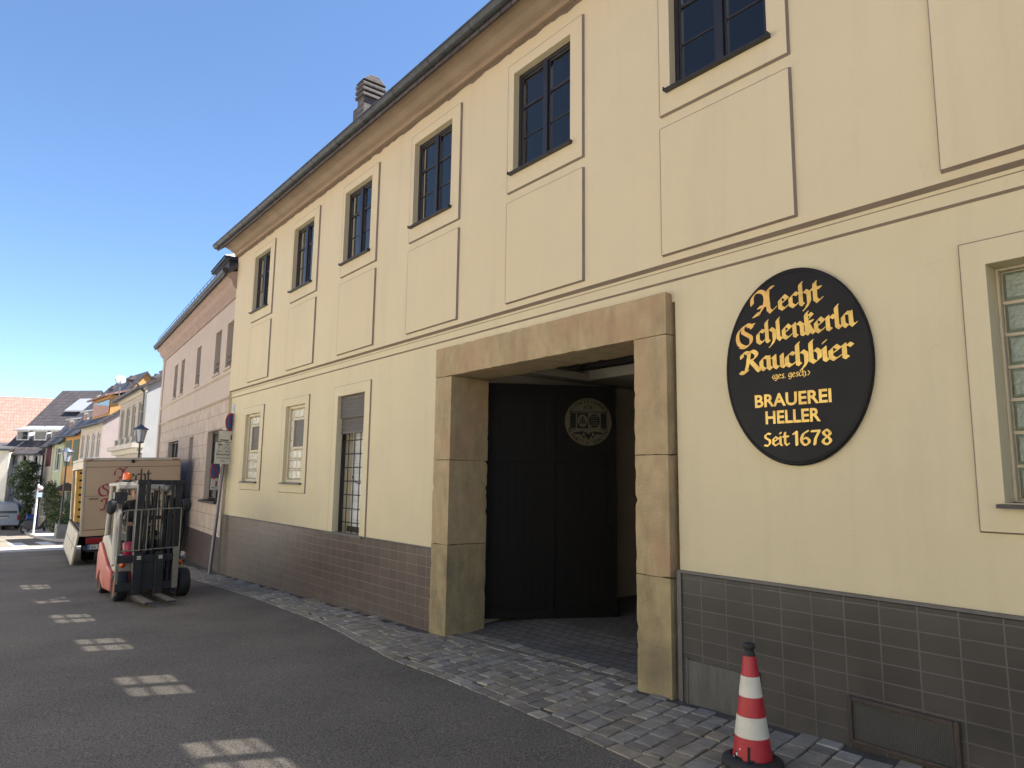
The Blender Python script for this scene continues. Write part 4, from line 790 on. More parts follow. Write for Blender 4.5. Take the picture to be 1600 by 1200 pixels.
house('green_house', 'narrow pale green house with white window beside the ochre house', (-58.3, .50), (-56.1, .86), 4.05, 8.5, 7.4, W_('pale_green_plaster', (.40, .45, .30)), M['slate'], [(.5, 1.6, 1.8, 3.4), (.5, 1.6, -1.4, .6)], extra=f4)
house('maroon_shutter_house', 'narrow beige house with a maroon shutter beside the pale green house', (-60.6, .2), (-58.4, .48), 3.85, 8.4, 7.8, W_('beige_plaster', (.44, .40, .32)), M['slate'], [(.35, 1.75, 2.1, 3.6, M['shut_red'], 'shut'), (.5, 1.6, -1.4, .4)])
# pale timber framed house that closes the street
M['timber'] = mat('blue_grey_timber', (.30, .31, .34), .8, .1, 5)
def ex6(t, L, r_):
    b = MB()
    for u in [0.05 + i * (L - .1) / 7 for i in range(8)]: b.box(u - .07, u + .07, -.025, .0, -.4, 3.45)
    for z in (.0, 1.25, 2.05, 3.35): b.box(0, L, -.03, -.001, z - .07, z + .07)
    b.build('timber_frame', M['timber'], t)
    for u in (.25, 1.75, 3.15): b = MB(); b.box(u, u + 1.05, .5, 3.4, 4.0, 4.75, 0); b.box(u + .12, u + .93, .46, .5, 4.1, 4.65, 1); b.prism([(.3, 4.72), (3.6, 5.6), (3.6, 5.7), (.28, 4.82)], u - .12, u + 1.17, 'x', 2); b.build('dormer', [M['white_plastic'], M['dark_pane'], M['zinc_roof']], r_)
    b = MB(); b.prism([(2.6, 6.35), (4.4, 7.75), (4.4, 7.85), (2.55, 6.45)], 2.2, 5.2, 'x', 0); b.build('rooflight', M['zinc_roof'], r_)
    b = MB(); b.tube([(L - .1, -.5, 3.2), (L - .1, -.12, 2.9), (L - .1, -.12, -2.2)], .05, 6); b.build('downpipe', M['zinc'], t)
house('timber_framed_house', 'pale timber framed house with dark dormered roof closing the far end of the street', (-63.4, -2.0), (-60.9, .28), 3.5, 8.3, 9.5, W_('white_far_plaster', (.60, .60, .62)), M['slate'], [(.45, 1.05, 2.15, 3.25), (1.4, 2.0, 2.15, 3.25), (2.4, 2.95, 2.15, 3.25), (2.0, 2.6, -1.4, -.2)], extra=ex6, over=.5)
house('white_cottage', 'sunlit white cottage behind the silver van at the left edge', (-63.5, -6.5), (-61.9, -1.85), 3.35, 3.9, 7, W_('white_sunlit_plaster', (.72, .68, .58)), M['slate'], [(3.3, 4.1, 1.0, 2.3, M['stone_frame']), (3.4, 4.3, -1.6, .2, M['stone_frame']), (1, 2, 1., 2.3)])
def ex8(t, L, r_): chim(r_, L - .3, 5.6, 7.8, 9.4, M['terracotta'])
house('red_roof_barn', 'big barn with a broad sunlit terracotta roof rising behind the far houses', (-83, -14), (-76.5, 3.6), 3.0, 9.1, 12, W_('barn_plaster', (.5, .45, .38)), M['terracotta'], [], extra=ex8)

# ------------------------------------------------------------------ opposite side of the street (beside and behind the camera)
opp = [(-70, -45), (-44.8, -31), (-30.8, -19), (-18.8, -7), (-6.8, 6), (6.2, 18)]
oc = [(.74, .70, .62), (.82, .78, .69), (.84, .79, .69), (.82, .78, .68), (.66, .62, .53), (.46, .43, .37)]
for i, (a_, b_) in enumerate(opp):
    L = b_ - a_; wins = [(u, u + .95, z, z + 1.5) for z in (.9, 3.7) for u in [L * (k + .5) / int(L / 2.6) - .5 for k in range(int(L / 2.6))]]
    yo = -9.4 - (0 if i > 2 else (2 - i) * .6)
    house('opposite_house', ['plain cream house far along the opposite side of the street', 'pale yellow house along the opposite side of the street', 'sand coloured house opposite the pink house', 'light cream house opposite the brewery windows', 'warm cream house opposite the sandstone portal', 'pale house opposite the brewery behind the camera'][i], (b_, yo), (a_, yo), 6.6, 9.6, 8, W_('opposite_plaster', oc[i]), M['terracotta'], wins, zb=-3.5)
pvo = MB(); 
for i in range(n): pass
xs2 = [-130, -60, -22, 0, 18]
for a_, b_ in zip(xs2, xs2[1:]): pvo.box(a_, b_, -14, -7.5, -4, max(gz(a_), gz(b_)) - .0) if False else pvo.add([(a_, -14, gz(a_) + .1), (b_, -14, gz(b_) + .1), (b_, -7.5, gz(b_) + .1), (a_, -7.5, gz(a_) + .1), (b_, -7.5, gz(b_) - .1), (a_, -7.5, gz(a_) - .1)], [(0, 1, 2, 3), (3, 2, 4, 5)])
tag(pvo.build('far_pavement', M['pave_far']), kind='structure')

# ------------------------------------------------------------------ drinks truck
M['truck'] = mat('beige_truck_panel', (.40, .285, .18), .5, .05, 2, big=((.33, .25, .17), 1.4, .5)); M['truck_edge'] = mat('truck_alu_profile', (.42, .36, .27), .45, .08, 4, metal=.2)
M['tail_red'] = mat('red_tail_lens', (.22, .012, .015), .25, .1, 8); M['black_pl'] = mat('black_plastic', (.02, .02, .021), .55, .2, 6)
M['flap'] = mat('grey_beige_dropside', (.40, .37, .31), .55, .08, 3, big=((.30, .27, .22), 2, .6)); M['crate'] = mat('yellow_crate_plastic', (.56, .34, .075), .5, .08, 6); M['plate'] = mat('number_plate', (.5, .5, .48), .4, .05)
tx, ty = -20.5, -1.05
tr = thing('drinks_truck', 'beige drinks truck seen from behind with its street side open and drop side lowered', 'truck', (tx, ty, gz(tx)), 0)
tr.rotation_euler = (R(2.2), 0, R(-4.2))
HW, LT, ZB, ZT = 1.13, 5.6, .90, 2.69      # half width, box length, floor, top (local x = 0 at rear, towards -x)
b = MB(); b.box(-LT, 0, HW - .04, HW, ZB, ZT); b.box(-LT, -LT + .05, -HW, HW - .04, ZB, ZT); b.box(-.05, 0, -HW + .06, HW - .04, ZB + .001, ZT - .06)
b.build('box_body', M['truck'], tr, .01)
b = MB(); b.box(-LT - .01, .015, -HW - .01, HW + .01, ZT - .055, ZT + .02); b.box(-LT, .0, -HW - .005, -HW + .10, ZT - .26, ZT - .056); b.build('roof', M['truck_edge'], tr, .02)
b = MB(); b.box(-LT, -.05, -HW + .02, HW - .04, ZB - .12, ZB); b.build('load_floor', mat('worn_ply_floor', (.10, .075, .055), .8, .2, 5), tr)
b = MB(); b.box(-.055, .012, -HW - .006, -HW + .06, ZB - .15, ZT - .055); b.build('corner_post', M['truck_edge'], tr, .008); b = MB(); b.box(-LT, -LT + .07, -HW - .006, -HW + .06, ZB, ZT - .055); b.build('corner_post', M['truck_edge'], tr, .008)
b = MB(); b.box(.0, .012, -HW + .06, HW, ZB - .155, ZB - .01); b.box(.012, .03, -HW + .4, HW - .4, ZB - .06, ZB - .035); b.build('rear_sill', M['truck'], tr, .005)
b = MB(); b.tube([(-.05, -HW + .1, ZT - .22), (-LT + .1, -HW - .005, ZT - .26)], .022, 8); b.build('curtain_rail', M['white_plastic'], tr)
b = MB(); b.box(.0, .006, -HW + .06, HW, ZT - .22, ZT - .205); b.box(0, .006, -HW + .06, HW, 1.74, 1.75); b.box(.004, .03, -HW + .16, -HW + .36, 1.66, 1.69); b.build('panel_seam', mat('dark_seam', (.10, .075, .05), .6, .1), tr)
for y in (-HW + .14, HW - .14): b = MB(); b.box(.013, .03, y - .07, y + .07, ZT - .045, ZT - .02); b.build('marker_light', M['tail_red'], tr)
b = MB(); b.lathe([(.0, .0), (.045, .0), (.045, .03), (.02, .05)], 12, Matrix.Translation((.015, -.02, ZT - .07)) @ Matrix.Rotation(R(90), 4, 'Y')); b.build('rear_camera', M['black_pl'], tr)
b = MB(); b.box(-.5, -.02, -.98, .98, .35, .72); b.box(-.12, .03, -1.05, 1.05, .40, .52); b.box(-4.5, -.5, -.45, -.3, .45, .75); b.box(-4.5, -.5, .3, .45, .45, .75); b.build('rear_bumper', M['black_pl'], tr, .01)
for s_ in (-1, 1): b = MB(); b.box(-.02, .04, *sorted((s_ * 1.0, s_ * .45)), .56, .70); b.build('tail_light', M['tail_red'], tr, .01); b = MB(); b.box(-.02, .042, *sorted((s_ * .44, s_ * .34)), .56, .70); b.build('reversing_lens', M['plate'], tr, .01)
b = MB(); b.box(.03, .036, -.95, -.42, .42, .53, 0); b.box(.0362, .0365, -.95, -.90, .422, .528, 1); pl = Plane((.0372, -.88, .438), (0, 1, 0), (0, 0, 1)); put_font(b, pl, 'BA E 1678', 0, .0, .42, .075, .015, .001, 2); b.build('number_plate', [M['plate'], M['sign_blue'], M['ink']], tr, fixn=False)
b = MB(); b.box(-.02, .02, -.72, -.62, .25, .34); b.build('sticker_plate', M['plate'], tr)
ang = R(9); b = MB(); Mx = Matrix.Translation((0, -HW, ZB - .03)) @ Matrix.Rotation(-ang, 4, 'X')
b.box(-LT + .08, -.02, -.03, .0, -.80, .0, 0, Mx)
for k in range(14): xx = -.1 - k * .4; b.box(xx - .12, xx - .02, -.04, .012, -.05, .02, 1, Mx)
b.box(-LT + .08, -.02, -.036, -.03, -.42, -.405, 1, Mx); b.box(-1.2, -1.19, -.036, -.03, -.55, -.2, 1, Mx); b.box(-.02, .0, -.035, .004, -.81, .0, 2, Mx); b.box(-LT + .08, -.02, -.04, .004, -.82, -.80, 2, Mx)
b.build('drop_side', [M['flap'], M['black_pl'], M['truck_edge']], tr, .004)
def wheel(par, x, y, r, wd, rim, tyre=None, hub=None, name='wheel'):
    T = Matrix.Translation((x, y, r)) @ Matrix.Rotation(R(90), 4, 'X'); h = wd / 2
    b = MB(); b.lathe([(r * .62, -h), (r * .9, -h), (r, -h * .7), (r, h * .7), (r * .9, h), (r * .62, h)], 28, T, 0, True); t_ = b.build(name, tyre or M['rubber'], par)
    b = MB(); b.lathe([(0, -h * .5), (r * .3, -h * .75), (r * .55, -h * .6), (r * .63, -h * .95), (r * .63, h * .95), (r * .55, h * .6), (r * .3, h * .75), (0, h * .5)], 20, T); b.build('rim', rim, t_)
for x_ in (-1.4, -5.9):
    for s_ in (-1, 1): wheel(tr, x_, s_ * .86, .38, .28, M['steel'])
b = MB(); b.prism([(-5.75, .5), (-5.75, 2.35), (-6.1, 2.45), (-7.0, 2.3), (-7.45, 1.4), (-7.5, .45)], -1.08, 1.08, 'y'); b.build('cab', M['truck'], tr, .06, 3)
b = MB(); b.box(-6.9, -6.15, -1.09, 1.09, 1.45, 2.1); b.build('cab_glass', M['dark_pane'], tr)
b = MB(); pl = Plane((.001, -HW, 0), (0, 1, 0), (0, 0, 1))
redf = lambda c: 0 if c in 'ASR' else 1
tl = [mat('truck_red_lettering', (.24, .015, .03), .5, .05), mat('truck_black_lettering', (.03, .022, .02), .5, .05)]
for q in (('Aecht', .70, 2.10, 1.56, .19), ('Schlenkerla', .36, 1.75, 1.98, .175), ('Rauchbier', .44, 1.39, 1.86, .175)): b = MB(); put_pen(b, pl, *q, 0, .22, .006, redf); b.build('lettering', tl, tr, fixn=False)
# crates standing in the open bay
def make_crate(label):
    t = thing('beer_crate', label, 'crate', group='yellow crates in the truck bay'); b = MB(); hx_, hy_, h_ = .20, .15, .212; w_ = .014
    b.box(-hx_, hx_, -hy_, hy_, 0, .02); b.box(-hx_, hx_, -hy_, -hy_ + w_, .02, h_); b.box(-hx_, hx_, hy_ - w_, hy_, .02, h_)
    for s_ in (-1, 1):
        x0, x1 = sorted((s_ * hx_, s_ * (hx_ - w_))); b.box(x0, x1, -hy_ + w_, hy_ - w_, .02, .115); b.box(x0, x1, -hy_ + w_, hy_ - w_, .175, h_); b.box(x0, x1, -hy_ + w_, -.075, .115, .175); b.box(x0, x1, .075, hy_ - w_, .115, .175)
    for k in range(4): b.box(-hx_ - .004, hx_ + .004, -hy_ - .004, -hy_, .03 + k * .05, .045 + k * .05); 
    b.build('crate_shell', M['crate'], t, .006, 1)
    b = MB(); b.box(-hx_ + .02, hx_ - .02, -hy_ + .02, hy_ - .02, .021, .17); b.build('bottle_fill', mat('dark_bottles', (.03, .018, .012), .2, .2), t); return t
ordw = ['bottom crate', 'second crate from the bottom', 'third crate from the bottom', 'middle crate', 'third crate from the top', 'second crate from the top', 'topmost crate']
proto = None; TM = Matrix.Translation((tx, ty, gz(tx))) @ Matrix.Rotation(R(-4.2), 4, 'Z') @ Matrix.Rotation(R(2.2), 4, 'X')
for cn, (px_, py_) in enumerate(((-3.85, -.955), (-4.3, -.955), (-3.85, -.63))):
    for k in range(7):
        o = make_crate('') if proto is None else copy_tree(proto); proto = proto or o
        o.location = TM @ Vector((px_, py_, ZB + .001 + k * .2135)); o.rotation_euler = (R(2.2), 0, R(-4.2) + J(.02))
        o['label'] = 'yellow %s of the %s' % (ordw[k], ('front stack at the open truck side', 'second stack at the open truck side', 'inner stack behind the front one')[cn])

# ------------------------------------------------------------------ forklift
M['fk_red'] = mat('faded_red_paint', (.40, .065, .045), .45, .12, 4, big=((.42, .14, .10), 3, .5)); M['fk_grey'] = mat('dirty_pale_grey_paint', (.34, .32, .27), .5, .08, 5, big=((.24, .22, .18), 3, .6))
M['fk_black'] = mat('greasy_black_steel', (.022, .022, .023), .45, .3, 6, metal=.3); M['fk_beam'] = mat('worn_khaki_beam', (.17, .152, .115), .6, .15, 8); M['fork_steel'] = mat('worn_fork_steel', (.30, .26, .21), .5, .25, 9, metal=.4, c2=(.18, .16, .13))
M['orange'] = mat('orange_beacon_lens', (.75, .12, .01), .2, .1, 9, spec=.8); M['rim_rust'] = mat('rusty_red_rim', (.26, .075, .045), .7, .2, 8)
fx0, fy0 = -13.75, -2.06
fk = thing('forklift', 'small red and grey forklift with lowered forks and orange beacon on the road', 'forklift', (fx0, fy0, gz(fx0) - .004), 0)
fk.rotation_euler = (0, -math.atan(.0315), 0)
for x_, r_ in ((.70, .235), (-.62, .205)):
    for s_ in (-1, 1): wheel(fk, x_, s_ * .47, r_, .19, M['rim_rust'])
b = MB(); side = [(-1.0, .20), (-1.02, .55), (-.93, .88), (-.72, .86), (.02, .52), (.34, .46), (.40, .36), (.42, .12), (-.34, .12), (-.42, .30), (-.62, .43), (-.82, .30), (-.86, .2)]
b.prism(side, -.57, .57, 'y'); b.build('chassis', M['fk_red'], fk, .03, 3)
b = MB(); b.prism([(-.60, .30), (-.18, .12), (-.1, .18), (-.5, .42)], -.575, -.56, 'y'); b.prism([(-.98, .62), (-.2, .30), (-.2, .25), (-.98, .55)], -.573, -.56, 'y'); b.build('side_stripe', mat('pale_red_stripe', (.42, .13, .10), .5, .1), fk)
b = MB(); b.prism([(-.90, .75), (-.86, .98), (-.30, 1.02), (.15, .80), (.48, .60), (.52, .44), (.30, .44), (-.2, .62), (-.72, .84)], -.53, .53, 'y'); b.build('engine_cover', M['fk_grey'], fk, .03, 3)
# overhead guard: two rear pillars, two front pillars, roof
for s_ in (-1, 1):
    b = MB(); b.tube([(.42, s_ * .50, .55), (.30, s_ * .50, .92), (.02, s_ * .47, 1.55), (-.08, s_ * .45, 1.86)], [.07, .062, .052, .055], 10); b.build('guard_pillar', M['fk_grey'] if s_ < 0 else M['fk_black'], fk)
    b = MB(); b.tube([(-.90, s_ * .46, .90), (-.84, s_ * .44, 1.86)], .045, 8); b.build('guard_pillar', M['fk_grey'] if s_ < 0 else M['fk_black'], fk)
b = MB(); b.box(-.92, .06, -.50, .50, 1.86, 1.93); b.box(-.05, .10, -.50, .50, 1.80, 1.90)
b.build('overhead_guard', M['fk_grey'], fk, .03, 3)
b = MB(); b.lathe([(.0, 0), (.075, 0), (.075, .03), (.06, .04)], 16, Matrix.Translation((-.05, -.36, 1.93))); be = b.build('beacon_base', M['black_pl'], fk)
b = MB(); b.lathe([(.062, .041), (.066, .06), (.064, .14), (.05, .17), (.0, .175)], 18, Matrix.Translation((-.05, -.36, 1.93))); b.build('beacon', M['orange'], fk)
# mast
b = MB()
for s_, c_ in ((-1, -.29), (1, .28)): b.box(.80, .93, c_ - .055, c_ + .055, .10, 1.95); b.box(.86, .96, c_ - s_ * .10 - .025, c_ - s_ * .10 + .025, .12, 1.93)
b.box(.80, .94, -.36, .36, 1.88, 1.95); b.box(.82, .92, -.34, .34, 1.30, 1.36); b.box(.80, .9, -.34, .34, .16, .28)
b.tube([(.84, -.06, .2), (.84, -.06, 1.78)], .035, 10); b.tube([(.84, .12, .2), (.84, .12, 1.7)], .03, 10)
b.tube([(.88, -.02, 1.85), (.90, .0, 1.2), (.93, .02, .6)], .014, 6); b.tube([(.88, .06, 1.85), (.90, .08, 1.2), (.93, .06, .6)], .014, 6)
b.build('mast', M['fk_black'], fk, .005, 1)
b = MB(); b.lathe([(.0, -.04), (.06, -.04), (.075, -.02), (.075, .02), (.06, .04), (0, .04)], 18, Matrix.Translation((.87, .1, 1.82)) @ Matrix.Rotation(R(90), 4, 'X')); b.tube([(.84, -.10, 1.90), (.86, .10, 1.93), (.84, .30, 1.90)], .02, 6); b.build('chain_wheel', M['steel'], fk)
yc = -.13
b = MB(); b.box(.97, 1.02, yc - .46, yc + .46, .62, .74); b.box(.97, 1.02, yc - .46, yc + .46, .18, .30); b.box(.965, 1.0, yc - .10, yc + .16, .30, .62); b.build('carriage', M['fk_black'], fk, .006)
b = MB(); r_ = .012
b.tube([(1.0, yc - .455, .14), (1.0, yc - .455, 1.36), (1.0, yc - .43, 1.43), (1.0, yc - .36, 1.455), (1.0, yc + .44, 1.485), (1.0, yc + .455, 1.46), (1.0, yc + .455, .2)], r_, 8)
for k in range(1, 5): y_ = yc - .455 + .91 * k / 9; b.tube([(1.0, y_, .80), (1.0, y_, 1.455 + .03 * k / 9)], .010, 6)
b.tube([(1.0, yc - .455, .80), (1.0, yc + .455, .84)], .011, 6); b.build('load_backrest', M['fk_beam'], fk)
for k in range(5, 9): y_ = yc - .455 + .91 * k / 9; b = MB(); b.tube([(1.0, y_, .82), (1.0, y_, 1.455 + .03 * k / 9)], .010, 6); b.build('backrest_bar', M['fk_black'], fk)
b = MB(); b.box(.55, .70, .10, .44, .62, 1.22); b.box(.50, .62, .30, .46, 1.2, 1.62); b.build('hydraulic_block', M['fk_black'], fk, .05, 2)
for q in (-.2, -.12, .16, .2, .36, .40): b = MB(); b.tube([(.86, q, 1.86 - abs(q)), (.78, q + .03, 1.45), (.74, q + .05, 1.1), (.72, q, .75)], .016, 6); b.build('hydraulic_hose', M['fk_black'], fk)
b = MB(); b.box(.96, 1.03, yc + .37, yc + .46, .18, .84); b.build('carriage_beam', M['fk_beam'], fk, .006)
b = MB(); b.box(.97, 1.01, yc - .47, yc - .425, .12, 1.40); b.build('carriage_beam', M['fk_beam'], fk, .006)
for y_ in (-.30, .02):
    b = MB(); b.prism([(1.03, .78), (1.08, .78), (1.08, .11), (1.88, .085), (1.90, .065), (1.08, .055), (1.03, .07)], y_ - .065, y_ + .065, 'y', 0, Matrix.Translation((1.05, y_, 0)) @ Matrix.Rotation(R(3), 4, 'Z') @ Matrix.Translation((-1.05, -y_, 0)))
    fo = b.build('fork', M['fk_black'], fk, .004); b = MB(); b.box(1.085, 1.88, y_ - .06, y_ + .06, .112, .116, 0, Matrix.Translation((1.05, y_, 0)) @ Matrix.Rotation(R(3), 4, 'Z') @ Matrix.Translation((-1.05, -y_, 0)) @ Matrix.Translation((1.08, 0, .113)) @ Matrix.Rotation(R(1.75), 4, 'Y') @ Matrix.Translation((-1.08, 0, -.113))); b.build('worn_top', M['fork_steel'], fo)
    b = MB(); pl = Plane((1.0815, y_, .70), (0, 1, 0), (0, 0, 1)); rect(b, pl, -.02, .045, .012, .024, .001); rect(b, pl, -.015, .04, -.008, .004, .001); rect(b, pl, -.02, .045, -.028, -.016, .001); b.build('stencil_mark', M['sign_white'], fo, fixn=False)
# lights, mirror, seat, wheel, dash
for s_ in (-1, 1):
    b = MB(); b.lathe([(0, -.06), (.07, -.05), (.085, 0), (.08, .03), (0, .045)], 16, Matrix.Translation((.60, s_ * .46, .66)) @ Matrix.Rotation(R(90), 4, 'Y')); b.build('headlight', mat('headlamp_glass', (.5, .5, .5), .1, .1, 8, metal=.6), fk)
    b = MB(); b.lathe([(0, -.03), (.04, -.02), (.045, .02), (0, .03)], 12, Matrix.Translation((.62, s_ * .44, .56)) @ Matrix.Rotation(R(90), 4, 'Y')); b.build('indicator_light', M['orange'], fk)
    b = MB(); b.lathe([(0, -.02), (.07, -.015), (.085, .0), (.07, .02), (0, .025)], 16, Matrix.Translation((.18, s_ * .60, 1.50 + (.03 if s_ > 0 else 0))) @ Matrix.Scale(1.5, 4, (0, 0, 1)) @ Matrix.Rotation(R(80), 4, 'Y')); b.tube([(.0, s_ * .48, 1.66), (.12, s_ * .60, 1.62), (.17, s_ * .60, 1.55)], .010, 6); b.build('wing_mirror', M['black_pl'], fk)
b = MB(); b.box(.02, .16, -.56, -.36, 1.60, 1.76); b.box(.16, .175, -.53, -.40, 1.56, 1.66); b.build('work_lamp', M['fk_black'], fk, .015)
b = MB(); b.box(-.62, -.12, -.28, .24, .98, 1.08); b.box(-.66, -.52, -.26, .22, 1.08, 1.52); b.build('seat', M['black_pl'], fk, .04, 3)
b = MB(); b.tube([(.40, -.08, .6), (.24, -.08, 1.12)], .035, 8); N = 20; Ms = Matrix.Translation((.22, -.08, 1.16)) @ Matrix.Rotation(R(-35), 4, 'Y')
b.tube([Ms @ Vector((.15 * math.cos(2 * math.pi * i / N), .15 * math.sin(2 * math.pi * i / N), 0)) for i in range(N + 1)], .013, 8, 0, False); b.tube([Ms @ Vector((-.15, 0, 0)), Ms @ Vector((.15, 0, 0))], .012, 6); b.build('steering_wheel', M['black_pl'], fk)
b = MB(); b.box(.34, .50, -.48, .48, .60, .95); b.build('dashboard', M['fk_black'], fk, .03)
b = MB(); b.lathe([(0, 0), (.10, 0), (.12, .22), (.0, .24)], 16, Matrix.Translation((.62, -.34, .70))); b.build('red_canister', mat('crimson_plastic', (.30, .012, .05), .4, .1), fk)

# ------------------------------------------------------------------ forklift driver
def skin(name, chain, mats, parent, root=0, sub=2, loc=None):
    """chain: (verts[(x,y,z,r)], edges)"""
    vs, es = chain; me = bpy.data.meshes.new(name); me.from_pydata([v[:3] for v in vs], es, []); me.materials.append(mats)
    o = bpy.data.objects.new(name, me); col.objects.link(o); o.parent = parent
    if loc: o.location = loc
    s = o.modifiers.new('skin', 'SKIN'); s.use_smooth_shade = True
    if not me.skin_vertices: me.attributes.new('s', 'FLOAT', 'POINT')
    sv = me.skin_vertices[0].data
    for i, v in enumerate(vs):
        r_ = v[3]; sv[i].radius = r_ if isinstance(r_, tuple) else (r_, r_)
    sv[root].use_root = True
    d = o.modifiers.new('sub', 'SUBSURF'); d.levels = d.render_levels = sub
    return o
def chainmesh(name, chain, material, parent, root=0):
    vs, es = chain; bm = bmesh.new(); lay = bm.verts.layers.skin.verify(); bv = []
    for v in vs:
        q = bm.verts.new(v[:3]); q[lay].radius = v[3] if isinstance(v[3], tuple) else (v[3], v[3]); bv.append(q)
    for a, c in es: bm.edges.new((bv[a], bv[c]))
    bv[root][lay].use_root = True
    me = bpy.data.meshes.new(name); bm.to_mesh(me); bm.free(); me.materials.append(material); o = bpy.data.objects.new(name, me); col.objects.link(o); o.parent = parent
    s = o.modifiers.new('skin', 'SKIN'); s.use_smooth_shade = True; d = o.modifiers.new('sub', 'SUBSURF'); d.levels = d.render_levels = 2
    return o
M['skin'] = mat('skin', (.42, .22, .16), .55, .08, 9); M['shirt'] = mat('black_shirt', (.014, .014, .016), .85, .2, 9); M['trouser'] = mat('dark_trousers', (.022, .024, .03), .85, .2, 9); M['hair'] = mat('short_brown_hair', (.05, .032, .022), .8, .3, 30)
dv = thing('person', 'driver in a black shirt seated behind the forklift mast holding the wheel', 'person', fk.matrix_world.translation)
dv.location = (fx0, fy0, gz(fx0)); dv.rotation_euler = (0, -math.atan(.0315), 0)
X0, Y0 = -.40, -.12
body = ([(X0, Y0, 1.14, (.15, .17)), (X0, Y0, 1.28, (.13, .165)), (X0 + .02, Y0, 1.44, (.12, .18)), (X0 + .03, Y0, 1.535, (.085, .15)), (X0 + .05, Y0, 1.60, .055), (X0 + .065, Y0, 1.66, .055),
  (X0 + .02, Y0 - .19, 1.51, .065), (X0 + .12, Y0 - .27, 1.27, .05), (X0 + .40, Y0 - .16, 1.20, .036), (X0 + .02, Y0 + .19, 1.51, .065), (X0 + .12, Y0 + .28, 1.27, .05), (X0 + .40, Y0 + .20, 1.20, .036),
  (X0 + .06, Y0 - .11, 1.13, .09), (X0 + .46, Y0 - .14, 1.10, .07), (X0 + .56, Y0 - .14, .70, .05), (X0 + .06, Y0 + .11, 1.13, .09), (X0 + .46, Y0 + .16, 1.10, .07), (X0 + .56, Y0 + .16, .70, .05), (X0 + .70, Y0 - .14, .64, .04), (X0 + .70, Y0 + .16, .64, .04)],
 [(0, 1), (1, 2), (2, 3), (3, 4), (4, 5), (3, 6), (6, 7), (7, 8), (3, 9), (9, 10), (10, 11), (0, 12), (12, 13), (13, 14), (0, 15), (15, 16), (16, 17), (14, 18), (17, 19)])
chainmesh('body', body, M['shirt'], dv)
def head_mesh(par, c, mat_, hair):
    b = MB(); N, K = 20, 14; vs = []; fs = []
    for i in range(K + 1):
        th = math.pi * i / K
        for j in range(N):
            ph = 2 * math.pi * j / N; x = .098 * math.sin(th) * math.cos(ph); y = .076 * math.sin(th) * math.sin(ph); z = .118 * math.cos(th)
            if z < -.03: x *= 1 - (-.03 - z) * 2.0; y *= 1 - (-.03 - z) * 4.0; x += .01
            f = max(0, math.cos(ph)) * math.sin(th)
            if abs(y) < .02 and f > .5: x += .022 * max(0, 1 - abs(z + .018) / .03)      # nose
            if f > .5 and abs(abs(y) - .033) < .016 and abs(z - .012) < .014: x -= .008   # eye sockets
            if f > .5 and abs(y) < .03 and abs(z + .058) < .01: x += .005                # lips
            vs.append((c[0] + x, c[1] + y, c[2] + z))
    for i in range(K):
        for j in range(N): fs.append((i * N + j, i * N + (j + 1) % N, (i + 1) * N + (j + 1) % N, (i + 1) * N + j))
    b.add(vs, fs, 0, True)
    for s_ in (-1, 1): b.lathe([(0, -.008), (.022, -.005), (.026, .003), (0, .01)], 10, Matrix.Translation((c[0] - .005, c[1] + s_ * .077, c[2] - .005)) @ Matrix.Rotation(R(90), 4, 'X') @ Matrix.Scale(1.4, 4, (0, 1, 0)))
    h = b.build('head', mat_, par)
    b = MB(); b.add([(c[0] + (v[0] - c[0]) * 1.07 - .006, c[1] + (v[1] - c[1]) * 1.08, c[2] + (v[2] - c[2]) * 1.06 + .004) for v in vs], [f for f in fs if all((vs[k][2] - c[2] > .045 + .35 * (vs[k][0] - c[0])) for k in f)], 0, True); b.build('hair', hair, h)
    for s_ in (-1, 1): b = MB(); b.lathe([(0, -.011), (.009, -.005), (.011, 0), (.009, .005), (0, .011)], 10, Matrix.Translation((c[0] + .082, c[1] + s_ * .033, c[2] + .012))); b.build('eye', mat('eye_dark', (.08, .06, .05), .2, .1), h)
head_mesh(dv, (X0 + .09, Y0 - .02, 1.735), M['skin'], M['hair'])
for s_, yy in ((-1, Y0 - .16), (1, Y0 + .20)):     # hands closed on the steering wheel
    wx, wz = X0 + .40, 1.20; hv = [(wx - .03, yy, wz, .028), (wx + .05, yy - s_ * .01, wz + .015, (.022, .036))]; he = [(0, 1)]
    for k in range(4):
        o_ = len(hv); y_ = yy - s_ * (.035 - .022 * k); ln = (.9, 1.0, .95, .75)[k]
        hv += [(wx + .085, y_, wz + .025, .0095), (wx + .085 + .035 * ln, y_, wz + .012, .009), (wx + .085 + .030 * ln, y_, wz - .02 * ln, .008), (wx + .085, y_, wz - .03 * ln, .007)]; he += [(1, o_), (o_, o_ + 1), (o_ + 1, o_ + 2), (o_ + 2, o_ + 3)]
    o_ = len(hv); hv += [(wx + .04, yy - s_ * .045, wz + .0, .011), (wx + .08, yy - s_ * .055, wz - .015, .0095), (wx + .105, yy - s_ * .04, wz - .03, .008)]; he += [(0, o_), (o_, o_ + 1), (o_ + 1, o_ + 2)]
    chainmesh('hand', (hv, he), M['skin'], dv)

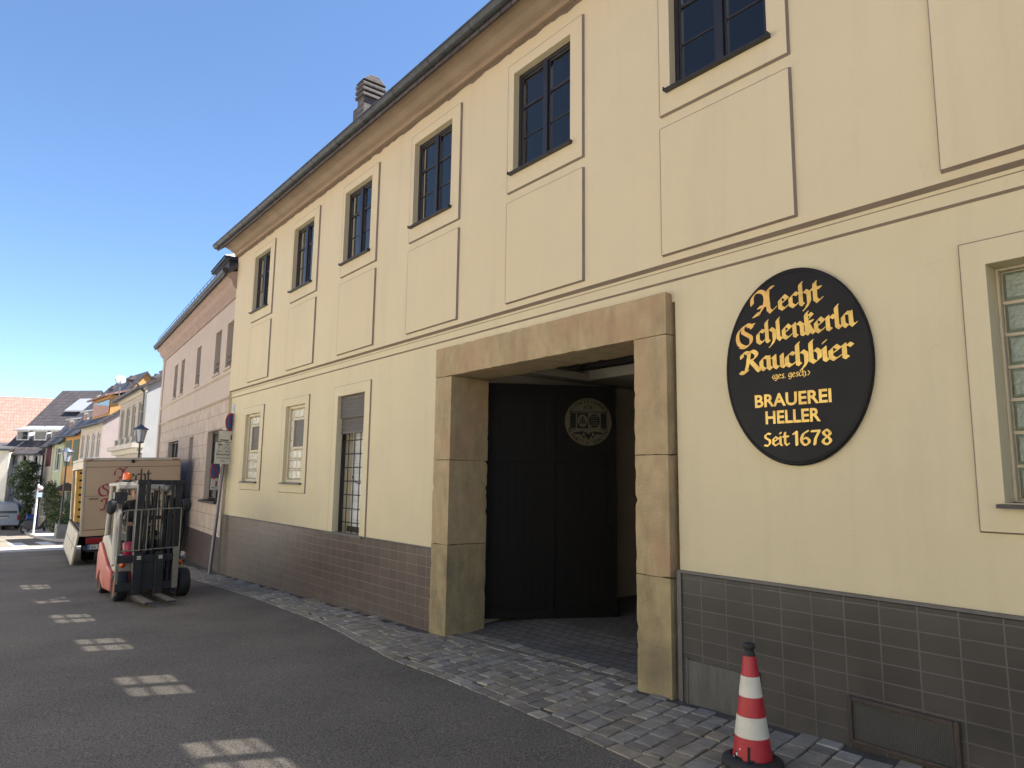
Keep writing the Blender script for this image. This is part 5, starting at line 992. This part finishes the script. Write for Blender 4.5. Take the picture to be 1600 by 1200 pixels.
# ------------------------------------------------------------------ silver van
M['van'] = mat('silver_van_paint', (.34, .38, .45), .3, .05, 3, metal=.35, clear=.5); M['van_glass'] = mat('van_rear_glass', (.05, .08, .09), .05, .3, 2, spec=.9)
vx, vy = -60.8, -1.85
vn = thing('silver_van', 'silver blue van parked with its tail towards the zebra crossing at the left edge', 'van', (vx, vy, gz(vx)), 0)
b = MB(); sec = [(.93, .32), (.95, .55), (.95, 1.0), (.90, 1.25), (.82, 1.72), (.74, 1.88), (.55, 1.95)]; sec = sec + [(-a, c) for a, c in sec[::-1]]
st_ = [(-5.0, .80, .80), (-4.85, .95, .72), (-4.2, .98, .78), (-3.3, 1.0, 1.0), (-.25, 1., 1.), (-.05, .99, .97), (0, .96, .93)]; vs = []
for x, sy, szz in st_: vs += [(x, y * sy, .32 + (z - .32) * (szz if z > .9 or x > -4 else 1)) for y, z in sec]
k = len(sec); b.add(vs, [(i * k + j, i * k + (j + 1) % k, (i + 1) * k + (j + 1) % k, (i + 1) * k + j) for i in range(len(st_) - 1) for j in range(k)], 0, False); b.add(vs[:k], [tuple(range(k))]); b.add(vs[-k:], [tuple(range(k))]); b.build('body', M['van'], vn, .04, 3)
b = MB(); b.add([(.012, -.78, 1.16), (.012, .78, 1.16), (-.03, .70, 1.74), (-.03, -.70, 1.74)], [(0, 1, 2, 3)]); b.add([(.04, -.78, 1.155), (.04, .78, 1.155), (.012, .78, 1.16), (.012, -.78, 1.16)], [(0, 1, 2, 3)]); b.build('rear_window', M['van_glass'], vn)
for s_ in (-1, 1): b = MB(); b.prism([(s_ * .94, .68), (s_ * .80, .68), (s_ * .80, 1.02), (s_ * .93, 1.02)], -.04, .02, 'x'); b.build('tail_light', M['tail_red'], vn, .01)
b = MB(); b.box(-.2, .07, -.93, .93, .32, .60); b.build('bumper', mat('silver_bumper', (.3, .33, .38), .45, .05), vn, .04, 3)
b = MB(); b.box(-.2, .05, -.88, .88, .24, .34); b.build('lower_bumper', M['black_pl'], vn, .02)
b = MB(); b.box(.0, .02, -.30, .30, .86, .99, 1); b.box(.02, .026, -.26, .26, .80, .91, 0); b.build('number_plate', [M['plate'], M['black_pl']], vn)
b = MB(); b.box(-.06, -.02, -.5, .5, 1.765, 1.80); b.build('brake_light_strip', M['black_pl'], vn)
for s_ in (-1, 1):
    b = MB(); b.box(-3.4, -.4, s_ * .93 - .012, s_ * .93 + .012, 1.18, 1.62); b.build('side_window', M['van_glass'], vn)
    for x_ in (-.95, -4.1): wheel(vn, x_, s_ * .84, .32, .2, M['steel'])

# ------------------------------------------------------------------ street furniture far down the street
def lamp(name, label, loc, h, wall=None):
    t = thing(name, label, 'street lamp', loc); b = MB()
    if wall: b.tube([(0, wall, h - .35), (0, wall * .6, h - .12), (0, 0, h - .05)], .025, 8)
    else:
        b.lathe([(.10, 0), (.10, .5), (.085, .9), (.05, .95), (.045, 1.6), (.03, h - .05)], 14)
        b.lathe([(.045, 1.58), (.06, 1.62), (.045, 1.66)], 12)
    b.build('post', M['zinc'], t); b = MB(); b.lathe([(.12, h), (.21, h + .46)], 6, close=False); b.build('lantern_glass', mat('milk_lamp_glass', (.42, .45, .50), .2, .08), t)
    b = MB(); b.lathe([(0, h - .05), (.07, h - .04), (.13, h - .005), (.13, h + .012), (.0, h + .012)], 12); b.lathe([(.27, h + .46), (.26, h + .49), (.10, h + .58), (.05, h + .64), (0, h + .66)], 12)
    for i in range(6): a_ = 2 * math.pi * i / 6; b.tube([(.122 * math.cos(a_), .122 * math.sin(a_), h), (.213 * math.cos(a_), .213 * math.sin(a_), h + .46)], .010, 5)
    b.build('lantern_frame', mat('blue_grey_lamp_iron', (.05, .07, .11), .5, .1), t); return t
lamp('street_lamp', 'old lantern street lamp on a post just left of the truck', (-38, -.82, gz(-38)), 3.55)
lamp('street_lamp', 'old lantern street lamp above the truck roof before the grey house', (-28.2, .36, gz(-28.2)), 3.75, None)
t = thing('sign_post', 'thin white sign post on the pavement before the timber framed house', 'post', (-45.5, -1.22, gz(-45.5))); b = MB(); b.tube([(0, 0, 0), (0, .02, 2.75)], .045, 10); b.build('post', M['white_plastic'], t); b = MB(); b.lathe([(0, 0), (.14, 0), (.14, .02), (0, .02)], 20, Matrix.Translation((.05, .10, 2.52)) @ Matrix.Rotation(R(90), 4, 'Y')); b.build('sign_disc', mat('faded_pink_sign', (.42, .33, .37), .5, .1), t); b = MB(); b.box(.05, .065, -.02, .22, 2.05, 2.30); b.build('sign_plate', mat('pale_blue_sign', (.30, .40, .52), .5, .1), t)
t = thing('wheelie_bin', 'blue wheelie bin on the far pavement beside the shrub', 'bin', (-57.6, -.43, gz(-57.6))); b = MB(); b.prism([(-.26, .08), (.26, .08), (.33, 1.0), (-.33, 1.0)], -.3, .3, 'y'); b.build('bin_body', mat('blue_bin_plastic', (.035, .07, .30), .5, .08), t, .03); b = MB(); b.box(-.36, .36, -.33, .33, 1.001, 1.06); b.build('lid', mat('blue_lid_plastic', (.03, .06, .25), .5, .08), t, .02)
for s_ in (-1, 1): wheel(t, -.2, s_ * .28, .1, .06, M['black_pl'])
# parked moped
t = thing('moped', 'dark moped parked on the far pavement right of the white post', 'moped', (-50.5, -.70, gz(-50.5)), R(75))
wheel(t, -.55, 0, .27, .1, M['steel']); wheel(t, .6, 0, .27, .1, M['steel'])
b = MB(); b.prism([(-.75, .45), (-.6, .75), (-.15, .78), (0, .42), (.35, .38), (.4, .95), (.5, .95), (.52, .35), (.1, .22), (-.5, .22)], -.14, .14, 'y'); b.build('body', mat('dark_moped_paint', (.03, .03, .045), .4, .1), t, .04); b = MB(); b.box(-.72, -.05, -.14, .14, .781, .86); b.build('seat', M['black_pl'], t, .04); b = MB(); b.tube([(.42, -.32, 1.02), (.45, 0, 1.0), (.42, .32, 1.02)], .018, 6); b.tube([(.6, 0, .3), (.45, 0, 1.0)], .025, 6); b.build('handlebar', M['steel'], t)
# planter by the truck
M['foliage'] = mat('dark_foliage', (.028, .048, .018), .7, .35, 4, c2=(.05, .08, .028)); M['foliage_red'] = mat('reddish_foliage', (.075, .04, .03), .7, .3, 4, c2=(.04, .05, .025)); M['bark'] = mat('bark', (.09, .07, .05), .9, .25, 8, .4)
def leaf_cloud(lobes, n_, sz, jit=1.):
    b = MB(); tot = sum(l[3] for l in lobes)
    for cxx, cyy, czz, r_, sq in lobes:
        for i in range(int(n_ * r_ / tot)):
            d_ = Vector((random.gauss(0, 1), random.gauss(0, 1), random.gauss(0, 1))).normalized() * (r_ * random.uniform(.45, 1.08) ** .7); d_.z *= sq; c = Vector((cxx, cyy, czz)) + d_
            u_ = Vector((random.gauss(0, 1), random.gauss(0, 1), random.gauss(0, .6))).normalized(); v_ = u_.orthogonal().normalized(); s_ = sz * random.uniform(.6, 1.4)
            b.add([c - u_ * s_, c + v_ * s_ * .45, c + u_ * s_, c - v_ * s_ * .45], [(0, 1, 2, 3)])
    return b
t = thing('concrete_planter', 'square concrete planter beside the street lamp left of the truck', 'planter', (-37.6, -.60, gz(-37.6))); b = MB(); b.prism([(-.38, 0), (.38, 0), (.46, .72), (-.46, .72)], -.42, .42, 'y'); b.build('box', M['concrete'], t, .03); leaf_cloud([(0, 0, .85, .35, .6)], 220, .06).build('leaves', M['foliage'], t, fixn=False)
def plant(name, label, cat, loc, lobes, n_, sz, m_, trunk):
    t = thing(name, label, cat, loc); leaf_cloud(lobes, n_, sz).build('crown', m_, t, fixn=False); b = MB()
    for p in trunk: b.tube([q[:3] for q in p], [q[3] for q in p], 8)
    b.build('trunk', M['bark'], t); return t
plant('climbing_tree', 'dark leaning tree against the pale timber framed house', 'tree', (-60, -.62, gz(-60)), [(.1, -.3, 4.2, .62, 1.1), (.1, .05, 4.35, .5, .9), (.1, -.5, 3.4, .78, .9), (.1, .1, 3.3, .7, .9), (.1, -.25, 2.6, .62, .9), (.1, .1, 1.9, .4, 1.2), (.05, .0, 1.2, .33, 1.3), (.0, -.05, .5, .25, 1.2)], 4200, .085, M['foliage'], [[(0, 0, 0, .09), (.0, .05, 1.5, .07), (0, -.2, 3., .04), (.05, -.2, 4.3, .02)], [(0, .04, 1.8, .05), (.1, .3, 3.2, .02)], [(0, -.1, 2., .05), (.1, -.6, 3.4, .02)]])
plant('tall_bush', 'tall green bush left of the lamp post', 'bush', (-46.5, -.25, gz(-46.5)), [(0, -.1, 1.7, .55, 1.3), (0, .3, 1.2, .55, 1.3), (0, .1, .7, .5, 1.1), (0, -.35, 2.5, .3, .9)], 1700, .08, M['foliage'], [[(0, 0, 0, .04), (0, .05, 2., .015)], [(0, .1, 0, .03), (0, -.3, 2.5, .01)]])
plant('reddish_climber', 'reddish climber on the wall of the green house', 'climber', (-55.5, .30, gz(-55.5)), [(0, 0, 2.5, .5, 1.6), (0, .2, 1.4, .5, 1.6)], 900, .09, M['foliage_red'], [[(0, 0, 0, .03), (0, .1, 3., .01)]])
b_ = thing('garden_arch', 'dark porch canopy on the house wall behind the lamp post', 'canopy', (-50.6, .55, gz(-50.6))); b = MB(); b.box(-.5, .5, -.55, .75, 2.5, 2.6); b.prism([(-.6, 2.6), (.8, 2.6), (.1, 3.0)], -.55, .55, 'x'); b.build('roof', M['rust'], b_); b = MB(); b.box(-.45, -.38, -.5, -.43, 0, 2.5); b.box(-.45, -.38, .6, .67, 0, 2.5); b.build('post', M['bark'], b_); b = MB(); b.box(-.45, .45, .1, .7, .0, 2.45); b.build('porch_box', M['shut_green'], b_)

# zebra crossing, kerb and side pavement beyond the gap
b = MB()
for k in range(8):
    y0 = -6.6 + k * .95 + (0); b.add([(-33.3, y0, gz(-33.3) + .004), (-33.3, y0 + .5, gz(-33.3) + .004), (-36.6, y0 + .5, gz(-36.6) + .004), (-36.6, y0, gz(-36.6) + .004)], [(0, 1, 2, 3)])
tag(b.build('zebra_crossing', M['road_white'], fixn=False), kind='structure')
b = MB(); b2 = MB(); kp = [(-30.2, .9), (-33.5, -.4), (-37, -1.05), (-42, -1.25), (-48, -1.2), (-54, -1.0), (-60.2, -.75), (-64, -.6)]
for (x0, y0), (x1, y1) in zip(kp, kp[1:]):
    b.add([(x0, y0, gz(x0) + .10), (x1, y1, gz(x1) + .10), (x1, 3.5, gz(x1) + .11), (x0, 3.5, gz(x0) + .11)], [(0, 1, 2, 3)])
    b2.add([(x0, y0 - .14, gz(x0) - .05), (x0, y0 - .12, gz(x0) + .105), (x0, y0, gz(x0) + .105), (x1, y1 - .14, gz(x1) - .05), (x1, y1 - .12, gz(x1) + .105), (x1, y1, gz(x1) + .105)], [(0, 1, 4, 3), (1, 2, 5, 4)])
tag(b.build('side_pavement', M['pave_far'], fixn=False), kind='structure'); tag(b2.build('kerb', mat('granite_kerb', (.30, .29, .27), .85, .12, 6), fixn=False), kind='structure')
b = MB(); b.add([(-28.6, -7.4, gz(-28.6) + .005), (-32.2, -7.4, gz(-32.2) + .005), (-32.0, 1.2, gz(-32) + .005), (-28.5, 1.0, gz(-28.5) + .005)], [(0, 1, 2, 3)])
tag(b.build('lane_paving', mat('pale_lane_paving', (.34, .32, .29), .9, .12, 5, .2), fixn=False), kind='structure')
